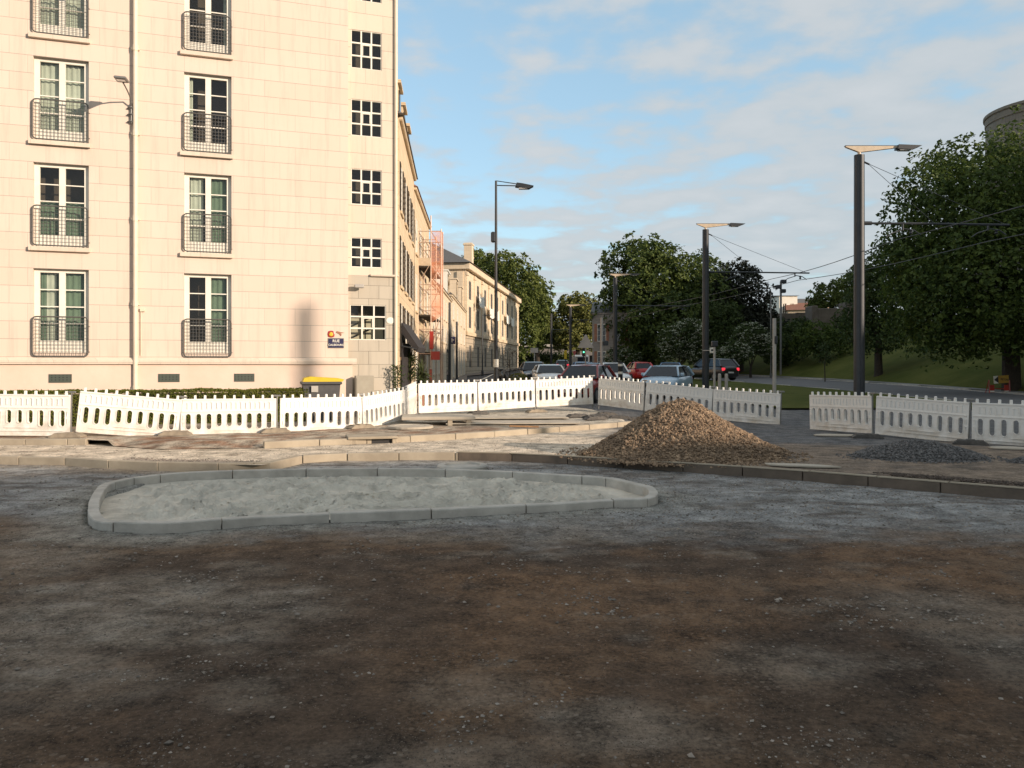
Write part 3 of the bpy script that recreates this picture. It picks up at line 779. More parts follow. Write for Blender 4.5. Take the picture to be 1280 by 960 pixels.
# ridge of turned dark earth along the kerb
mb = MB()
for i in range(3600):
    t = random.random(); px = 1085+330*t
    x0 = PX(px, 12); y = k2y(x0)+.16+abs(random.gauss(.12, .16)); x = x0+random.uniform(-.1, .1)
    r = random.uniform(.012, .032); rock(mb, (x, y, .0+max(0, .06-.12*abs(y-k2y(x0)-.28))+r*.2), r)
tag(mb.build('earth_ridge', pmat('dark_earth', (.09, .068, .052), (.06, .045, .035), 5, .95, island=.5)), 'band of crumbled dark earth lying along the right kerb', 'earth', kind='stuff')
mb = MB()
for i in range(1500):
    px = random.uniform(150, 330); x0 = PX(px, 13.3); y = k2y(x0)+.1+abs(random.gauss(.1, .14)); r = random.uniform(.008, .022)
    rock(mb, (x0, y, .012+r*.2), r)
for i in range(2600):
    px = random.uniform(-20, 760); Y = random.uniform(13.5, 17.5); x0 = PX(px, Y)
    if Y < k2y(x0)+.1 or Y > k3y(x0)-.05: continue
    r = .005+.012*random.random()**3
    rock(mb, (x0, Y, .006+r*.2), r)
tag(mb.build('track_rubble', MT['stones']), 'scattered rubble on the sunlit beige dirt track', 'stones', kind='stuff')

# ------------------------------------------------------------------ barrier panels
def panel_mesh():
    L_ = 2.03; T = .045; mb = MB()
    zs0, zs1 = .10, .60
    n9 = 9; m0 = .05; w_ = (L_-2*m0)/n9
    def both(a, b, c, d):   # front/back rect
        mb.quad((a, 0, c), (b, 0, c), (b, 0, d), (a, 0, d)); mb.quad((a, T, c), (a, T, d), (b, T, d), (b, T, c))
    both(0, L_, 0, zs0); both(0, L_, zs1, .875); both(0, m0, zs0, zs1); both(L_-m0, L_, zs0, zs1)
    mb.quad((0,0,0),(0,0,.875),(0,T,.875),(0,T,0)); mb.quad((L_,0,0),(L_,T,0),(L_,T,.875),(L_,0,.875))
    mb.quad((0,0,0),(0,T,0),(L_,T,0),(L_,0,0)); mb.quad((0,0,.875),(L_,0,.875),(L_,T,.875),(0,T,.875))
    for i in range(n9):
        x0 = m0+i*w_; x1 = x0+w_; cx = (x0+x1)/2; g = i//3
        lo, hi = (.20, .545) if g != 1 else (.265, .545)
        hw = .05; H = []; O = []; K = 6
        for k in range(K+1):
            t = PI*k/K; H.append((cx+hw*math.cos(t), hi-hw+hw*math.sin(t)))
        for k in range(K+1):
            t = PI+PI*k/K; H.append((cx+hw*math.cos(t), lo+hw+hw*math.sin(t)))
        m = len(H)
        for (hx_, hz_) in H:
            dx = hx_-cx; cz = (lo+hi)/2
            if hz_ > hi-hw+1e-6 and abs(dx) < hw*.72: O.append((cx+dx/(.72*hw)*w_/2 if abs(dx) < .72*hw else x1, zs1))
            elif hz_ < lo+hw-1e-6 and abs(dx) < hw*.72: O.append((cx+dx/(.72*hw)*w_/2, zs0))
            else:
                zz = zs1 if hz_ >= hi-hw+1e-6 else (zs0 if hz_ <= lo+hw-1e-6 else hz_)
                O.append((x1 if dx > 0 else x0, zz))
        for k in range(m):
            j = (k+1) % m
            mb.quad((O[k][0], 0, O[k][1]), (H[k][0], 0, H[k][1]), (H[j][0], 0, H[j][1]), (O[j][0], 0, O[j][1]))
            mb.quad((O[k][0], T, O[k][1]), (O[j][0], T, O[j][1]), (H[j][0], T, H[j][1]), (H[k][0], T, H[k][1]))
            mb.quad((H[k][0], 0, H[k][1]), (H[k][0], T, H[k][1]), (H[j][0], T, H[j][1]), (H[j][0], 0, H[j][1]))
            # raised rim
            s = 1.16
            def rim(p, sc_): return (cx+(p[0]-cx)*sc_, (lo+hi)/2+(p[1]-(lo+hi)/2)*(1+(sc_-1)*.35))
            a, b = H[k], H[j]; a2, b2 = rim(a, 1.22), rim(b, 1.22)
            for yy, sg in ((-.010, 1), (T+.010, -1)):
                y_0 = 0 if sg > 0 else T
                mb.quad((a[0], yy, a[1]), (b[0], yy, b[1]), (b2[0], yy, b2[1]), (a2[0], yy, a2[1]))
                mb.quad((a2[0], yy, a2[1]), (b2[0], yy, b2[1]), (b2[0], y_0, b2[1]), (a2[0], y_0, a2[1]))
                mb.quad((a[0], yy, a[1]), (a[0], y_0, a[1]), (b[0], y_0, b[1]), (b[0], yy, b[1]))
    for i in range(10):      # knobs on the top rail
        x = .09+i*(L_-.18)/9
        mb.rbox(x-.026, x+.026, .002, T-.002, .865, .955, .008)
    for yf in (0, T):
        y0, y1 = (-.017, .001) if yf == 0 else (T-.001, T+.017)
        mb.box(.02, L_-.02, y0, y1, .845, .872)
        mb.box(.03, L_-.03, y0, y1, .585, .602)
        mb.box(.02, L_-.02, y0*1.4, y1, .0, .018)
        mb.box(.25, L_-.12, y0, y1, .095, .107)
        mb.box(.72, 1.36, y0, y1, .165, .177)
        for i in range(18):
            x = .09+i*(L_-.18)/18+.05
            if i % 2: mb.box(x-.006, x+.006, y0, y1, .64, .80); mb.box(x-.030, x-.006, y0, y1, .79, .805)
            else: mb.box(x-.004, x+.004, y0, y1, .665, .775); mb.box(x-.012, x+.012, y0, y1, .775, .787); mb.box(x-.012, x+.012, y0, y1, .655, .667)
        for z in (.27, .42):
            mb.box(.055, .062, y0, y1, z, z+.09); mb.box(.03, .062, y0, y1, z+.085, z+.095)
            mb.box(L_-.062, L_-.055, y0, y1, z, z+.09); mb.box(L_-.062, L_-.03, y0, y1, z+.085, z+.095)
    return mb, L_
PMB, PLEN = panel_mesh()
BG = 'white plastic barrier panels round the roadworks'
FG = 'flat rubber feet under the barrier joints'
J = [(-11.45, 16.5, .17), (-9.42, 16.7, .115)]
runs = [
 ((-11.45,16.5,.155),(-9.42,16.7,.12),'white barrier panel cut by the left photo edge, before the hedge'),
 ((-9.28,16.67,.21),(-7.33,17.2,.0),'white barrier panel sloping down to the right in front of the hedge'),
 ((-7.28,17.22,.01),(-5.37,17.85,.0),'white barrier panel third from the left, below the middle wall vents'),
 ((-5.30,17.92,.0),(-3.68,19.18,-.02),'bright white barrier panel directly before the yellow lidded bin'),
 ((-3.63,19.2,-.02),(-2.83,21.0,.10),'white barrier panel turned sideways left of the fence corner, slots squeezed thin'),
 ((-2.84,21.05,.11),(-2.79,23.0,.21),'white barrier panel seen nearly edge on at the fence corner'),
 ((-2.74,23.05,.22),(-1.07,24.1,.235),'white barrier panel right of the corner below the scaffolding street'),
 ((-1.02,24.12,.235),(.74,25.2,.29),'white barrier panel before the tall slim street lamp'),
 ((.79,25.22,.29),(2.68,25.9,.35),'white barrier panel in front of the red and white parked cars, ending at the gap'),
 ((2.83,25.85,.33),(4.06,24.25,.23),'shaded barrier panel just right of the gap beside stacked rubber feet'),
 ((4.09,24.2,.23),(5.84,23.02,.06),'shaded barrier panel half hidden behind the gravel heap, below the light blue car'),
 ((5.88,23.0,.05),(7.37,21.6,-.03),'shaded barrier panel right of the gravel heap, last before the wide opening'),
 ((7.6,20.0,-.0),(8.31,18.1,.05),'barrier panel first right of the wide opening, below the dark tram pole'),
 ((8.36,18.06,.05),(9.6,16.52,-.03),'barrier panel on the right behind the blue grey gravel pile'),
 ((9.66,16.48,-.03),(11.1,15.05,-.05),'barrier panel cut by the right photo edge, below the yellow sign'),
]
proto = None
def gz(x, y):
    if y < k2y(x): return FZ
    if x < 3.1 and y > k3y(x)+.1 and y < backy(x): return pavz(x, y)
    return rise(y)
first_foot = None
for i, (a, b, lab) in enumerate(runs):
    A, B = Vector(a), Vector(b); d = B-A; xy = Vector((d.x, d.y)).length
    if proto is None:
        r = empty('barrier_panel', a, 0)
        PMB.build('panel', MT['white_plastic'], r)
        for xx in (.02, PLEN-.02):
            t = MB(); t.tube([(xx, .022, -.13), (xx, .022, .0)], .017, 8); t.build('leg', MT['grey_metal'], r)
        t = MB(); t.tube([(PLEN+.015, .022, -.1), (PLEN+.015, .022, .93)], .016, 8); t.rbox(PLEN-.06, PLEN+.10, 0, .045, .915, .955, .008); t.build('coupling_post', MT['grey_metal'], r)
        proto = r; o = r
    else: o = copy_tree(proto)
    o.location = a; o.rotation_euler = (0, -math.atan2(d.z, xy), math.atan2(d.y, d.x))
    s = xy/PLEN; o.scale = (s, 1, 1)
    tag(o, lab, 'barrier', BG)
def foot_mesh():
    mb = MB()
    prof = [(-.40, 0), (.40, 0), (.40, .03), (.27, .105), (-.27, .105), (-.40, .03)]
    mb.prism(prof, 'y', -.19, .19)
    mb.box(-.10, .10, -.12, .12, .105, .125); mb.box(-.3, -.16, -.12, .12, .1, .112); mb.box(.16, .3, -.12, .12, .1, .112)
    return mb
feet = [
 ((-9.38,16.55), .1, None, 'foot coloured as sunlit under the first barrier joint from the left', 'lit'),
 ((-7.32,17.05), .2, None, 'foot coloured as sunlit under the barrier joint with the sloping panel', 'lit'),
 ((-5.35,17.75), .4, None, 'foot coloured as sunlit under the barrier joint below the right window column', 'lit'),
 ((-3.66,18.95), .7, None, 'foot coloured as sunlit under the barrier joint below the yellow lidded bin', 'lit'),
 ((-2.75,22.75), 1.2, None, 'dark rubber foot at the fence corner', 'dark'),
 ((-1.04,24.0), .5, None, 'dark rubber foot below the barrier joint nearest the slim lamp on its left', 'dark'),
 ((.77,25.0), .4, None, 'pale foot coloured as sunlit under the barrier joint right of the slim lamp', 'lit'),
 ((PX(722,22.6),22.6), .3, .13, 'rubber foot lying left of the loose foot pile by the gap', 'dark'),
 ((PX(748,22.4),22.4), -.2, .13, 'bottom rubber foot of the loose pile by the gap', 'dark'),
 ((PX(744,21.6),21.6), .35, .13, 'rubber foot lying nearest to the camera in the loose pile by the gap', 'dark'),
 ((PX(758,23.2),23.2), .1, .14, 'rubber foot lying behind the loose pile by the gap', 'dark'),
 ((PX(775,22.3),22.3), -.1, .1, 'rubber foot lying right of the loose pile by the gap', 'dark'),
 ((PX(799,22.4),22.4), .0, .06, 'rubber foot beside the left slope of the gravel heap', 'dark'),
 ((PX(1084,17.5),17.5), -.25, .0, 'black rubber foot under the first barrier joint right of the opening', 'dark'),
 ((PX(1213,16.1),16.1), -.5, .0, 'black rubber foot under the barrier joint beside the blue grey gravel', 'dark'),
]
fm = None
fmats = {'lit': pmat('sunlit_rubber', (.33, .28, .21), (.22, .185, .14), 5, .9, .3, 40), 'dark': MT['rubber']}  # paler copy has sunlight put into the rubber colour
fproto = {}
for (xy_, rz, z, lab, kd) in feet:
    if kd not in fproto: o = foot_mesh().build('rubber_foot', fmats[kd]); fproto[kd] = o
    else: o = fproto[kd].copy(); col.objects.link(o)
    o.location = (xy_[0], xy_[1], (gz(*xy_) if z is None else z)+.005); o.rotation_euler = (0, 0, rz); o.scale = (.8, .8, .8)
    tag(o, lab, 'barrier foot', FG)

# loose works pieces -------------------------------------------------
mb = MB(); n = 28
mb.lathe([(.40, -.02), (.42, .05), (.40, .075), (.30, .08), (.29, .05), (.05, .05)], n)
o = mb.build('manhole_ring', MT['concrete']); o.location = (PX(578, 13.05), 13.05, FZ+.02); tag(o, 'round concrete manhole frame sticking out of the gravel behind the island', 'manhole')
mb = MB(); mb.lathe([(.55, 0), (.55, .05), (.5, .062), (.38, .062), (.37, .05), (.02, .05)], 24)
o = mb.build('manhole_cover', MT['slab']); o.location = (PX(513, 18.9), 18.9, .12); tag(o, 'round cover collar on the pavement near the fence corner', 'manhole')
t = empty('drain_inlet', (PX(434, 16.25), 16.25, .0), .28, 'kerbside drain inlet slab with a dark slot in the pale kerb', 'drain')
mb = MB(); mb.rbox(0, 1.02, -.22, .5, .10, .155, .01); mb.build('cover_slab', MT['concrete_old'], t)
mb = MB(); mb.box(.18, .9, -.10, .3, -.02, .099); mb.build('inlet_slot', MT['black'], t)
for xa, xb in ((0, .17), (.91, 1.02)):
    mb = MB(); mb.rbox(xa, xb, -.17, .3, -.04, .099, .01); mb.build('jamb', MT['concrete_old'], t)
t = empty('concrete_slab', (PX(512, 19.6), 19.6, .12), .12, 'raised concrete slab propped on short blocks on the pavement', 'slab')
mb = MB(); mb.rbox(-.2, 1.65, 0, 1.3, .13, .21, .012); mb.build('slab', MT['slab'], t)
for xx in (.95, 1.42):
    mb = MB(); mb.rbox(xx, xx+.12, .03, .2, -.05, .129, .01); mb.build('block', MT['concrete_old'], t)
for (pxx, Y, w_, d_, rz, lab, z) in ((640, 20.3, 3.4, .9, .06, 'long pale concrete slab strip lying before the middle barriers', .135), (620, 22.0, 4.0, .8, .1, 'second pale slab strip behind the long one, below the middle barriers', .15)):
    mb = MB(); mb.rbox(-w_/2, w_/2, -d_/2, d_/2, 0, .03, .008); o = mb.build('concrete_slab', MT['slab']); o.location = (PX(pxx, Y), Y, z); o.rotation_euler = (0, .0, rz); tag(o, lab, 'slab')
for (pxx, Y, w_, d_, rz, lab) in ((998, 12.55, 1.2, .34, -.35, 'flat white slab beside the right foot of the gravel heap'), (1045, 18.0, 1.1, .5, -.2, 'flat pale slab below the first barrier right of the opening'), (1262, 15.2, .8, .5, -.3, 'flat grey slab by the barrier near the right photo edge')):
    mb = MB(); pts = []
    for k in range(10):
        tt = 2*PI*k/10; pts.append((w_/2*math.cos(tt)*random.uniform(.8, 1.1), d_/2*math.sin(tt)*random.uniform(.8, 1.1)))
    mb.prism(pts, 'z', 0, .022); o = mb.build('concrete_slab', MT['slab']); o.location = (PX(pxx, Y), Y, .012); o.rotation_euler = (0, 0, rz); recalc(o); tag(o, lab, 'slab')
mb = MB()
mb.rbox(-.35, .35, -.05, .05, 0, .035, .006); o = mb.build('timber_plank', pmat('old_timber', (.36, .2, .09), (.22, .12, .06), 5, .9, stretch=(1, 12, 1))); o.location = (PX(655, 18.6), 18.6, .16); o.rotation_euler = (0, .03, .05); tag(o, 'short rusty brown plank on the disturbed pavement left of the gravel heap', 'plank')

# ------------------------------------------------------------------ buildings
def wall_mesh(L_, H, openings, depth, reveal=.2, room=.5, z0=0.0, ends=True, y=0.0):
    mb = MB()
    xs = sorted(set([0, L_]+[o[0] for o in openings]+[o[1] for o in openings])); zs = sorted(set([z0, H]+[o[2] for o in openings]+[o[3] for o in openings]))
    for a, b in zip(xs, xs[1:]):
        for c, d in zip(zs, zs[1:]):
            cx_, cz_ = (a+b)/2, (c+d)/2
            if any(o[0] < cx_ < o[1] and o[2] < cz_ < o[3] for o in openings): continue
            mb.quad((a, y, c), (b, y, c), (b, y, d), (a, y, d), 0)
    for (a, b, c, d) in openings:
        for y0, y1, mi in ((y, y+reveal, 0), (y+reveal, y+reveal+room, 1)):
            mb.quad((a,y0,c),(a,y0,d),(a,y1,d),(a,y1,c), mi); mb.quad((b,y0,c),(b,y1,c),(b,y1,d),(b,y0,d), mi)
            mb.quad((a,y0,c),(a,y1,c),(b,y1,c),(b,y0,c), mi); mb.quad((a,y0,d),(b,y0,d),(b,y1,d),(a,y1,d), mi)
        yy = y+reveal+room
        mb.quad((a,yy,c),(b,yy,c),(b,yy,d),(a,yy,d), 1)
    mb.quad((0,y,z0),(0,y,H),(0,depth,H),(0,depth,z0), 0); mb.quad((L_,y,z0),(L_,depth,z0),(L_,depth,H),(L_,y,H), 0)
    mb.quad((0,depth,z0),(0,depth,H),(L_,depth,H),(L_,depth,z0), 0); mb.quad((0,y,H),(L_,y,H),(L_,depth,H),(0,depth,H), 0)
    return mb
def window(parent, x0, x1, z0, z1, y, bars=4, leaves=2, fr=.05, solid=.0, mat=None, glass=None, curtain=None, sill=None, sillmat=None, mull=.09, side=.06):
    mat = mat or MT['white_paint']
    f = MB(); w_ = x1-x0
    f.box(x0, x0+side, y-.05, y+.02, z0, z1); f.box(x1-side, x1, y-.05, y+.02, z0, z1)
    f.box(x0+side, x1-side, y-.048, y+.02, z1-fr-.02, z1); f.box(x0+side, x1-side, y-.048, y+.02, z0, z0+fr+solid)
    if leaves > 1:
        for k in range(1, leaves):
            c = x0+side+(w_-2*side)*k/leaves; f.box(c-mull/2, c+mull/2, y-.056, y+.018, z0+fr+solid, z1-fr-.02)
    zz0, zz1 = z0+fr+solid, z1-fr-.02
    for k in range(1, bars):
        z = zz0+(zz1-zz0)*k/bars
        for l in range(leaves):
            a = x0+side+(w_-2*side)*l/leaves+(mull/2 if l else 0); b = x0+side+(w_-2*side)*(l+1)/leaves-(mull/2 if l < leaves-1 else 0)
            f.box(a, b, y-.035, y+.012, z-.014, z+.014)
    o = f.build('window', mat, parent)
    p = MB(); p.quad((x0+side, y-.004, zz0), (x1-side, y-.004, zz0), (x1-side, y-.004, zz1), (x0+side, y-.004, zz1)); p.build('pane', glass or MT['glass'], o)
    if curtain:
        for (a, b, m, zl) in curtain:
            zhi = zz0+(zz1-zz0)*.5 if zl < 0 else zz1; zl = max(0, zl)
            c = MB(); n = max(4, int((b-a)*26))
            for k in range(n+1):
                x = x0+side+(w_-2*side)*(a+(b-a)*k/n); yy = y+.10+.022*math.sin(k*1.9)+.01*math.sin(k*.7)
                c.v += [(x, yy, zz0+zl), (x, yy, zhi)]
            for k in range(n): c.f.append((2*k, 2*k+2, 2*k+3, 2*k+1)); c.m.append(0)
            c.build('curtain', m, o, smooth=True)
    if sill:
        s_ = MB(); s_.rbox(x0-.05, x1+.05, -sill, y-.06, z0-.10, z0-.002, .008); s_.build('sill', sillmat or MT['white_paint'], o)
    return o
def railing_mesh(w_, h):
    mb = MB(); r = .10; P = []
    for (cx_, cz_, a0) in ((w_-r, h-r, 0), (r, h-r, PI/2), (r, r, PI), (w_-r, r, 1.5*PI)):
        for k in range(5): t = a0+PI/2*k/4; P.append((cx_+r*math.cos(t), 0, cz_+r*math.sin(t)))
    P.append(P[0]); mb.tube(P, .019, 7, cap=False)
    n = 15
    for k in range(1, n): x = w_*k/n; mb.box(x-.0048, x+.0048, -.004, .004, .02, h-.02)
    n = 11
    for k in range(1, n): z = h*k/n; mb.box(.02, w_-.02, -.010, -.004, z-.0048, z+.0048)
    for z in (.12, h-.25):
        mb.tube([(0, 0, z), (-.01, .03, z), (-.03, .06, z)], .011, 5); mb.tube([(w_, 0, z), (w_+.01, .03, z), (w_+.03, .06, z)], .011, 5)
    mb.tube([(.1, 0, 0), (.1, .06, -.05)], .012, 5); mb.tube([(w_-.1, 0, 0), (w_-.1, .06, -.05)], .012, 5)
    return mb
# --- main corner block
ED = Vector((.951, .309)); FRZ = math.atan2(.309, .951)
FB = Vector((-8.6, 22.3))-14*ED
blk = empty('apartment_building', (FB.x, FB.y, 0), FRZ, 'tall cream stone apartment block with caged white windows filling the upper left', 'building')
ST = 2.84; TOP = 17.2
ops = []
cols_x = ((10.26, 1.33), (13.955, 1.26))
for (cx_, w_) in cols_x:
    for r in range(5): ops.append((cx_-w_/2, cx_+w_/2, 1.97+ST*r, 4.22+ST*r))
MT['limestone'] = stone_mat('limestone_wall', (.69, .575, .485), (.63, .515, .42), course=ST/6, width=.86, joint=.012, dark=.62, z0=4.22-ST/6*9, stain=.15)
wall_mesh(17.88, TOP, ops, 11, .20, .45, z0=1.64).build('wall', [MT['limestone'], MT['interior']], blk)
mb = MB(); mb.box(0, 18.0, -.05, 11, -.1, 1.638); mb.build('plinth', MT['plinth_render'], blk)
mb = MB(); mb.prism([(-.12, 1.66), (-.12, 1.76), (-.05, 1.835), (.0, 1.84), (.0, 1.645), (-.04, 1.645)], 'x', 0, 18.12); recalc(mb.build('ledge', MT['limestone_strip'], blk))
mb = MB(); mb.rbox(-.3, 19.6, -.35, 11.3, TOP+.002, TOP+.4, .05); mb.build('roof', MT['zinc'], blk)
SO = [(18.0, 18.93), ]
strip_ops = []
for (zb, zt) in ((10.62, 11.78), (8.58, 9.68), (6.50, 7.58), (4.60, 5.50)): strip_ops.append((17.98, 18.90, zb, zt))
strip_ops.append((17.95, 19.03, 2.40, 3.46)); strip_ops.append((17.98, 18.90, 12.68, 13.8))
sw = empty('x', (0, 0, 0)); bpy.data.objects.remove(sw)
m_ = wall_mesh(1.51, TOP-.3, [(a-17.88, b-17.88, c, d) for a, b, c, d in strip_ops if c > 4], 6, .10, .5, z0=4.33); so_ = m_.build('stair_wall', [MT['limestone_strip'], MT['interior']], blk); so_.location = (17.882, .14, 0)
m_ = wall_mesh(1.50, 4.328, [(a-17.88, b-17.88, c, d) for a, b, c, d in strip_ops if c < 4], 6, .10, .5, z0=-.1); so_ = m_.build('base_wall', [MT['grey_block'], MT['interior']], blk); so_.location = (17.882, .142, 0)
mb = MB(); mb.rbox(18.55, 19.42, .06, .16, 4.33, 4.40, .01); mb.build('band', MT['limestone_strip'], blk)
mb = MB(); mb.tube([(19.33, .10, .1), (19.33, .10, TOP-.4)], .05, 8); mb.build('downpipe', MT['cream_pipe'], blk)
for (a, b, c, d) in strip_ops:
    f = MB(); y = .16
    for k in range(4): x = a+(b-a)*k/3; f.box(max(a, x-.022), min(b, x+.022), y-.0, y+.07, c, d)
    for k in range(4):
        z = c+(d-c)*k/3
        for q in range(3): f.box(a+(b-a)*q/3+.022, a+(b-a)*(q+1)/3-.022, y+.003, y+.067, max(c, z-.022), min(d, z+.022))
    # opening light in the middle
    xm0, xm1 = a+(b-a)/3+.03, a+(b-a)*2/3-.03; zm0, zm1 = c+(d-c)/3+.03, c+(d-c)*2/3-.03
    f.box(xm0, xm1, y-.01, y+.04, zm1-.03, zm1); f.box(xm0, xm0+.025, y-.01, y+.04, zm0, zm1-.03); f.box(xm1-.025, xm1, y-.01, y+.04, zm0, zm1-.03)
    o = f.build('stair_window', MT['white_paint'], blk)
    p = MB(); p.quad((a, y+.035, c), (b, y+.035, c), (b, y+.035, d), (a, y+.035, d)); p.build('pane', MT['glass'], o)
    if c < 4:
        st = MB(); M = Matrix.Translation((a+.1, .40, c+.05))@Matrix.Rotation(-.45, 4, 'Y')
        st.box(0, .8, 0, .02, 0, .05, M=M); st.box(0, .9, 0, .02, .32, .37, M=M); st.box(.02, .06, .03, .05, -.05, .9, M=Matrix.Translation((a+.45, .4, c)))
        st.build('stair_rail', MT['bark'], o)
        bk = MB(); bk.quad((a+.02, .60, c), (b-.02, .60, c), (b-.02, .60, d-.38), (a+.02, .60, d-.38)); bk.build('stairwell_wall', MT['limestone_strip'], o)
G_, C_ = MT['green_curtain'], MT['curtain']
styles = {(0,0): [(0, .12, G_, 0), (.12, .34, C_, 0), (.36, .5, G_, 0), (.52, 1, G_, 0)], (0,1): [(0, 1, G_, -1)], (0,2): [(0, .49, C_, 0), (.5, 1, C_, 0)], (0,3): [(0, .98, C_, 0)], (0,4): [],
          (1,0): [(.42, .5, C_, 0), (.54, 1, G_, 0)], (1,1): [(.02, .36, C_, 0), (.58, 1, G_, 0)], (1,2): [(.0, .08, C_, 0)], (1,3): [(.9, 1, C_, 0)], (1,4): []}
rm = {}
for ci, (cx_, w_) in enumerate(cols_x):
    for r in range(5):
        z0 = 1.97+ST*r
        wo = window(blk, cx_-w_/2, cx_+w_/2, z0, z0+2.25, .17, bars=4, leaves=2, solid=.26, curtain=styles[(ci, r)], side=.13, fr=.07, mull=.15)
        if r > 0:
            s_ = MB(); s_.rbox(cx_-w_/2-.10, cx_+w_/2+.04, -.10, .10, z0-.12, z0-.002, .008); s_.build('sill', MT['limestone_strip'], wo)
        ro = bpy.data.objects.new('railing', rm[ci]) if ci in rm else None
        if ro is None: ro = railing_mesh(w_+.0, 1.06).build('railing', MT['rail_metal'], wo); rm[ci] = ro.data
        else: col.objects.link(ro); ro.parent = wo
        ro.location = (cx_-w_/2-.01, -.06, z0+.03 if r else z0-.10)
holes_, hn, hb_ = newmat('perforated_metal'); hb_.inputs['Roughness'].default_value = .6
_tc = N(hn, 'ShaderNodeTexCoord'); _m = N(hn, 'ShaderNodeMapping'); _m.inputs['Scale'].default_value = (11, 1, 15); hn.links.new(_tc.outputs['Object'], _m.inputs[0])
_f = N(hn, 'ShaderNodeVectorMath', operation='FRACTION'); hn.links.new(_m.outputs[0], _f.inputs[0]); _s = N(hn, 'ShaderNodeVectorMath', operation='SUBTRACT'); hn.links.new(_f.outputs[0], _s.inputs[0]); _s.inputs[1].default_value = (.5, .5, .5)
_x = N(hn, 'ShaderNodeVectorMath', operation='MULTIPLY'); hn.links.new(_s.outputs[0], _x.inputs[0]); _x.inputs[1].default_value = (1, 0, 1)
_l = N(hn, 'ShaderNodeVectorMath', operation='LENGTH'); hn.links.new(_x.outputs[0], _l.inputs[0]); _g = N(hn, 'ShaderNodeMath', operation='LESS_THAN'); hn.links.new(_l.outputs['Value'], _g.inputs[0]); _g.inputs[1].default_value = .2
_c = N(hn, 'ShaderNodeMix', data_type='RGBA'); hn.links.new(_g.outputs[0], _c.inputs[0]); _c.inputs[6].default_value = (.06, .075, .06, 1); _c.inputs[7].default_value = (.008, .008, .008, 1); hn.links.new(_c.outputs[2], hb_.inputs['Base Color'])
for px in (76, 211.5, 305.5):
    k = (px-640)/F; t = (k*22.3+8.6)/(.951-k*.309); x = t+14
    v = MB(); v.box(x-.275, x+.275, -.066, -.045, 1.16, 1.39)
    vo = v.build('wall_vent', MT['vent_metal'], blk)
    hl = MB(); hl.box(x-.25, x+.25, -.0672, -.0662, 1.18, 1.37)
    hl.build('grille', holes_, vo)
x = 12.09; mb = MB()
mb.tube([(x, -.10, .0), (x, -.10, TOP-.2)], .062, 10)
for i in range(7):
    z = .9+i*2.35; mb.tube([(x, -.10, z), (x, -.10, z+.16)], .075, 10); mb.box(x-.1, x+.1, -.10, .0, z+.04, z+.09)
mb.build('drainpipe', MT['cream_pipe'], blk)
mb = MB(); mb.tube([(12.22, -.03, 1.9), (12.22, -.03, 3.1), (12.27, -.03, 3.15)], .012, 6); mb.box(12.2, 12.32, -.06, 0, 3.12, 3.2); mb.build('cable', MT['cream_pipe'], blk)
def on_blk(o):
    return o
def wloc(x, y, z): 
    v = FB+ED*x+Vector((-.309, .951))*y; return (v.x, v.y, z)
t = empty('wall_lamp', wloc(12.0, 0, 8.35), FRZ, 'flat wall lamp on a curved arm beside the cream drainpipe', 'wall lamp')
mb = MB(); mb.tube([(-.01, -.06, -.05), (-.01, -.06, .5)], .028, 8); mb.tube([(-.01, -.06, .42), (-.02, -.25, .62), (-.05, -.6, .70), (-.08, -1.0, .74)], .02, 8); mb.build('arm', MT['grey_metal'], t)
mb = MB(); M = Matrix.Translation((-.09, -1.2, .76))@Matrix.Rotation(.12, 4, 'X'); mb.rbox(-.15, .15, -.26, .26, -.035, .035, .02, M=M); lh = mb.build('lamp_head', MT['grey_metal'], t)
mb = MB(); mb.box(-.10, .10, -.2, .02, -.047, -.036, M=M); mb.build('lens', MT['lamp_lens'], lh)
for z in (-.02, .18, .36):
    mb = MB(); mb.tube([(-.12, -.03, z), (-.04, -.10, z+.03), (.06, -.10, z), (.1, -.02, z)], .022, 6); mb.build('bracket', MT['grey_metal'], t)
# street plate and mosaics
t = empty('street_sign', wloc(17.52, -.002, 2.29), FRZ, 'navy blue street name plate with white letters on the cream corner wall', 'street sign')
mb = MB(); mb.rbox(-.235, .235, -.018, 0, -.15, .15, .01); mb.build('rim', MT['grey_metal'], t)
mb = MB(); mb.box(-.215, .215, -.026, -.0185, -.13, .13); mb.build('plate', MT['navy'], t)
text_mesh('RUE', .115, 'lettering', MT['white_paint'], t, (0, -.030, .062), (PI/2, 0, 0)); text_mesh('CALIBOURG', .083, 'lettering', MT['white_paint'], t, (0, -.030, -.055), (PI/2, 0, 0))
mb = MB(); mb.lathe([(.03, 0), (.09, .02), (.105, .1), (.085, .18), (.03, .2)], 10); o = mb.build('wall_mosaic', MT['red_paint']); o.location = wloc(17.38, -.012, 2.46); o.rotation_euler = (0, 0, FRZ); o.scale = (1, .1, 1)
tag(o, 'small rounded red and yellow wall mosaic above the street plate', 'mosaic')
mb = MB(); mb.lathe([(.02, 0), (.06, .03), (.045, .09), (.02, .12)], 10); y_ = mb.build('mosaic_centre', MT['yellow_plastic'], o); y_.location = (0, -.13, .035); 
mb = MB(); mb.add([(-.12,0,.05),(-.02,0,.0),(.02,0,-.06),(.05,0,-.02),(.02,0,.02),(.13,0,.045),(.02,0,.06),(-.09,0,.09)], [tuple(range(8))]); mb.add([(p[0], -.012, p[2]) for p in mb.v[:8]], [tuple(range(7, -1, -1))])
for i in range(8): mb.f.append((i, (i+1) % 8, 8+(i+1) % 8, 8+i)); mb.m.append(0)
o = mb.build('wall_mosaic', MT['brick_pot']); o.location = wloc(17.64, -.004, 2.56); o.rotation_euler = (0, 0, FRZ); recalc(o); tag(o, 'small dark red splayed wall mosaic right of the rounded one', 'mosaic')
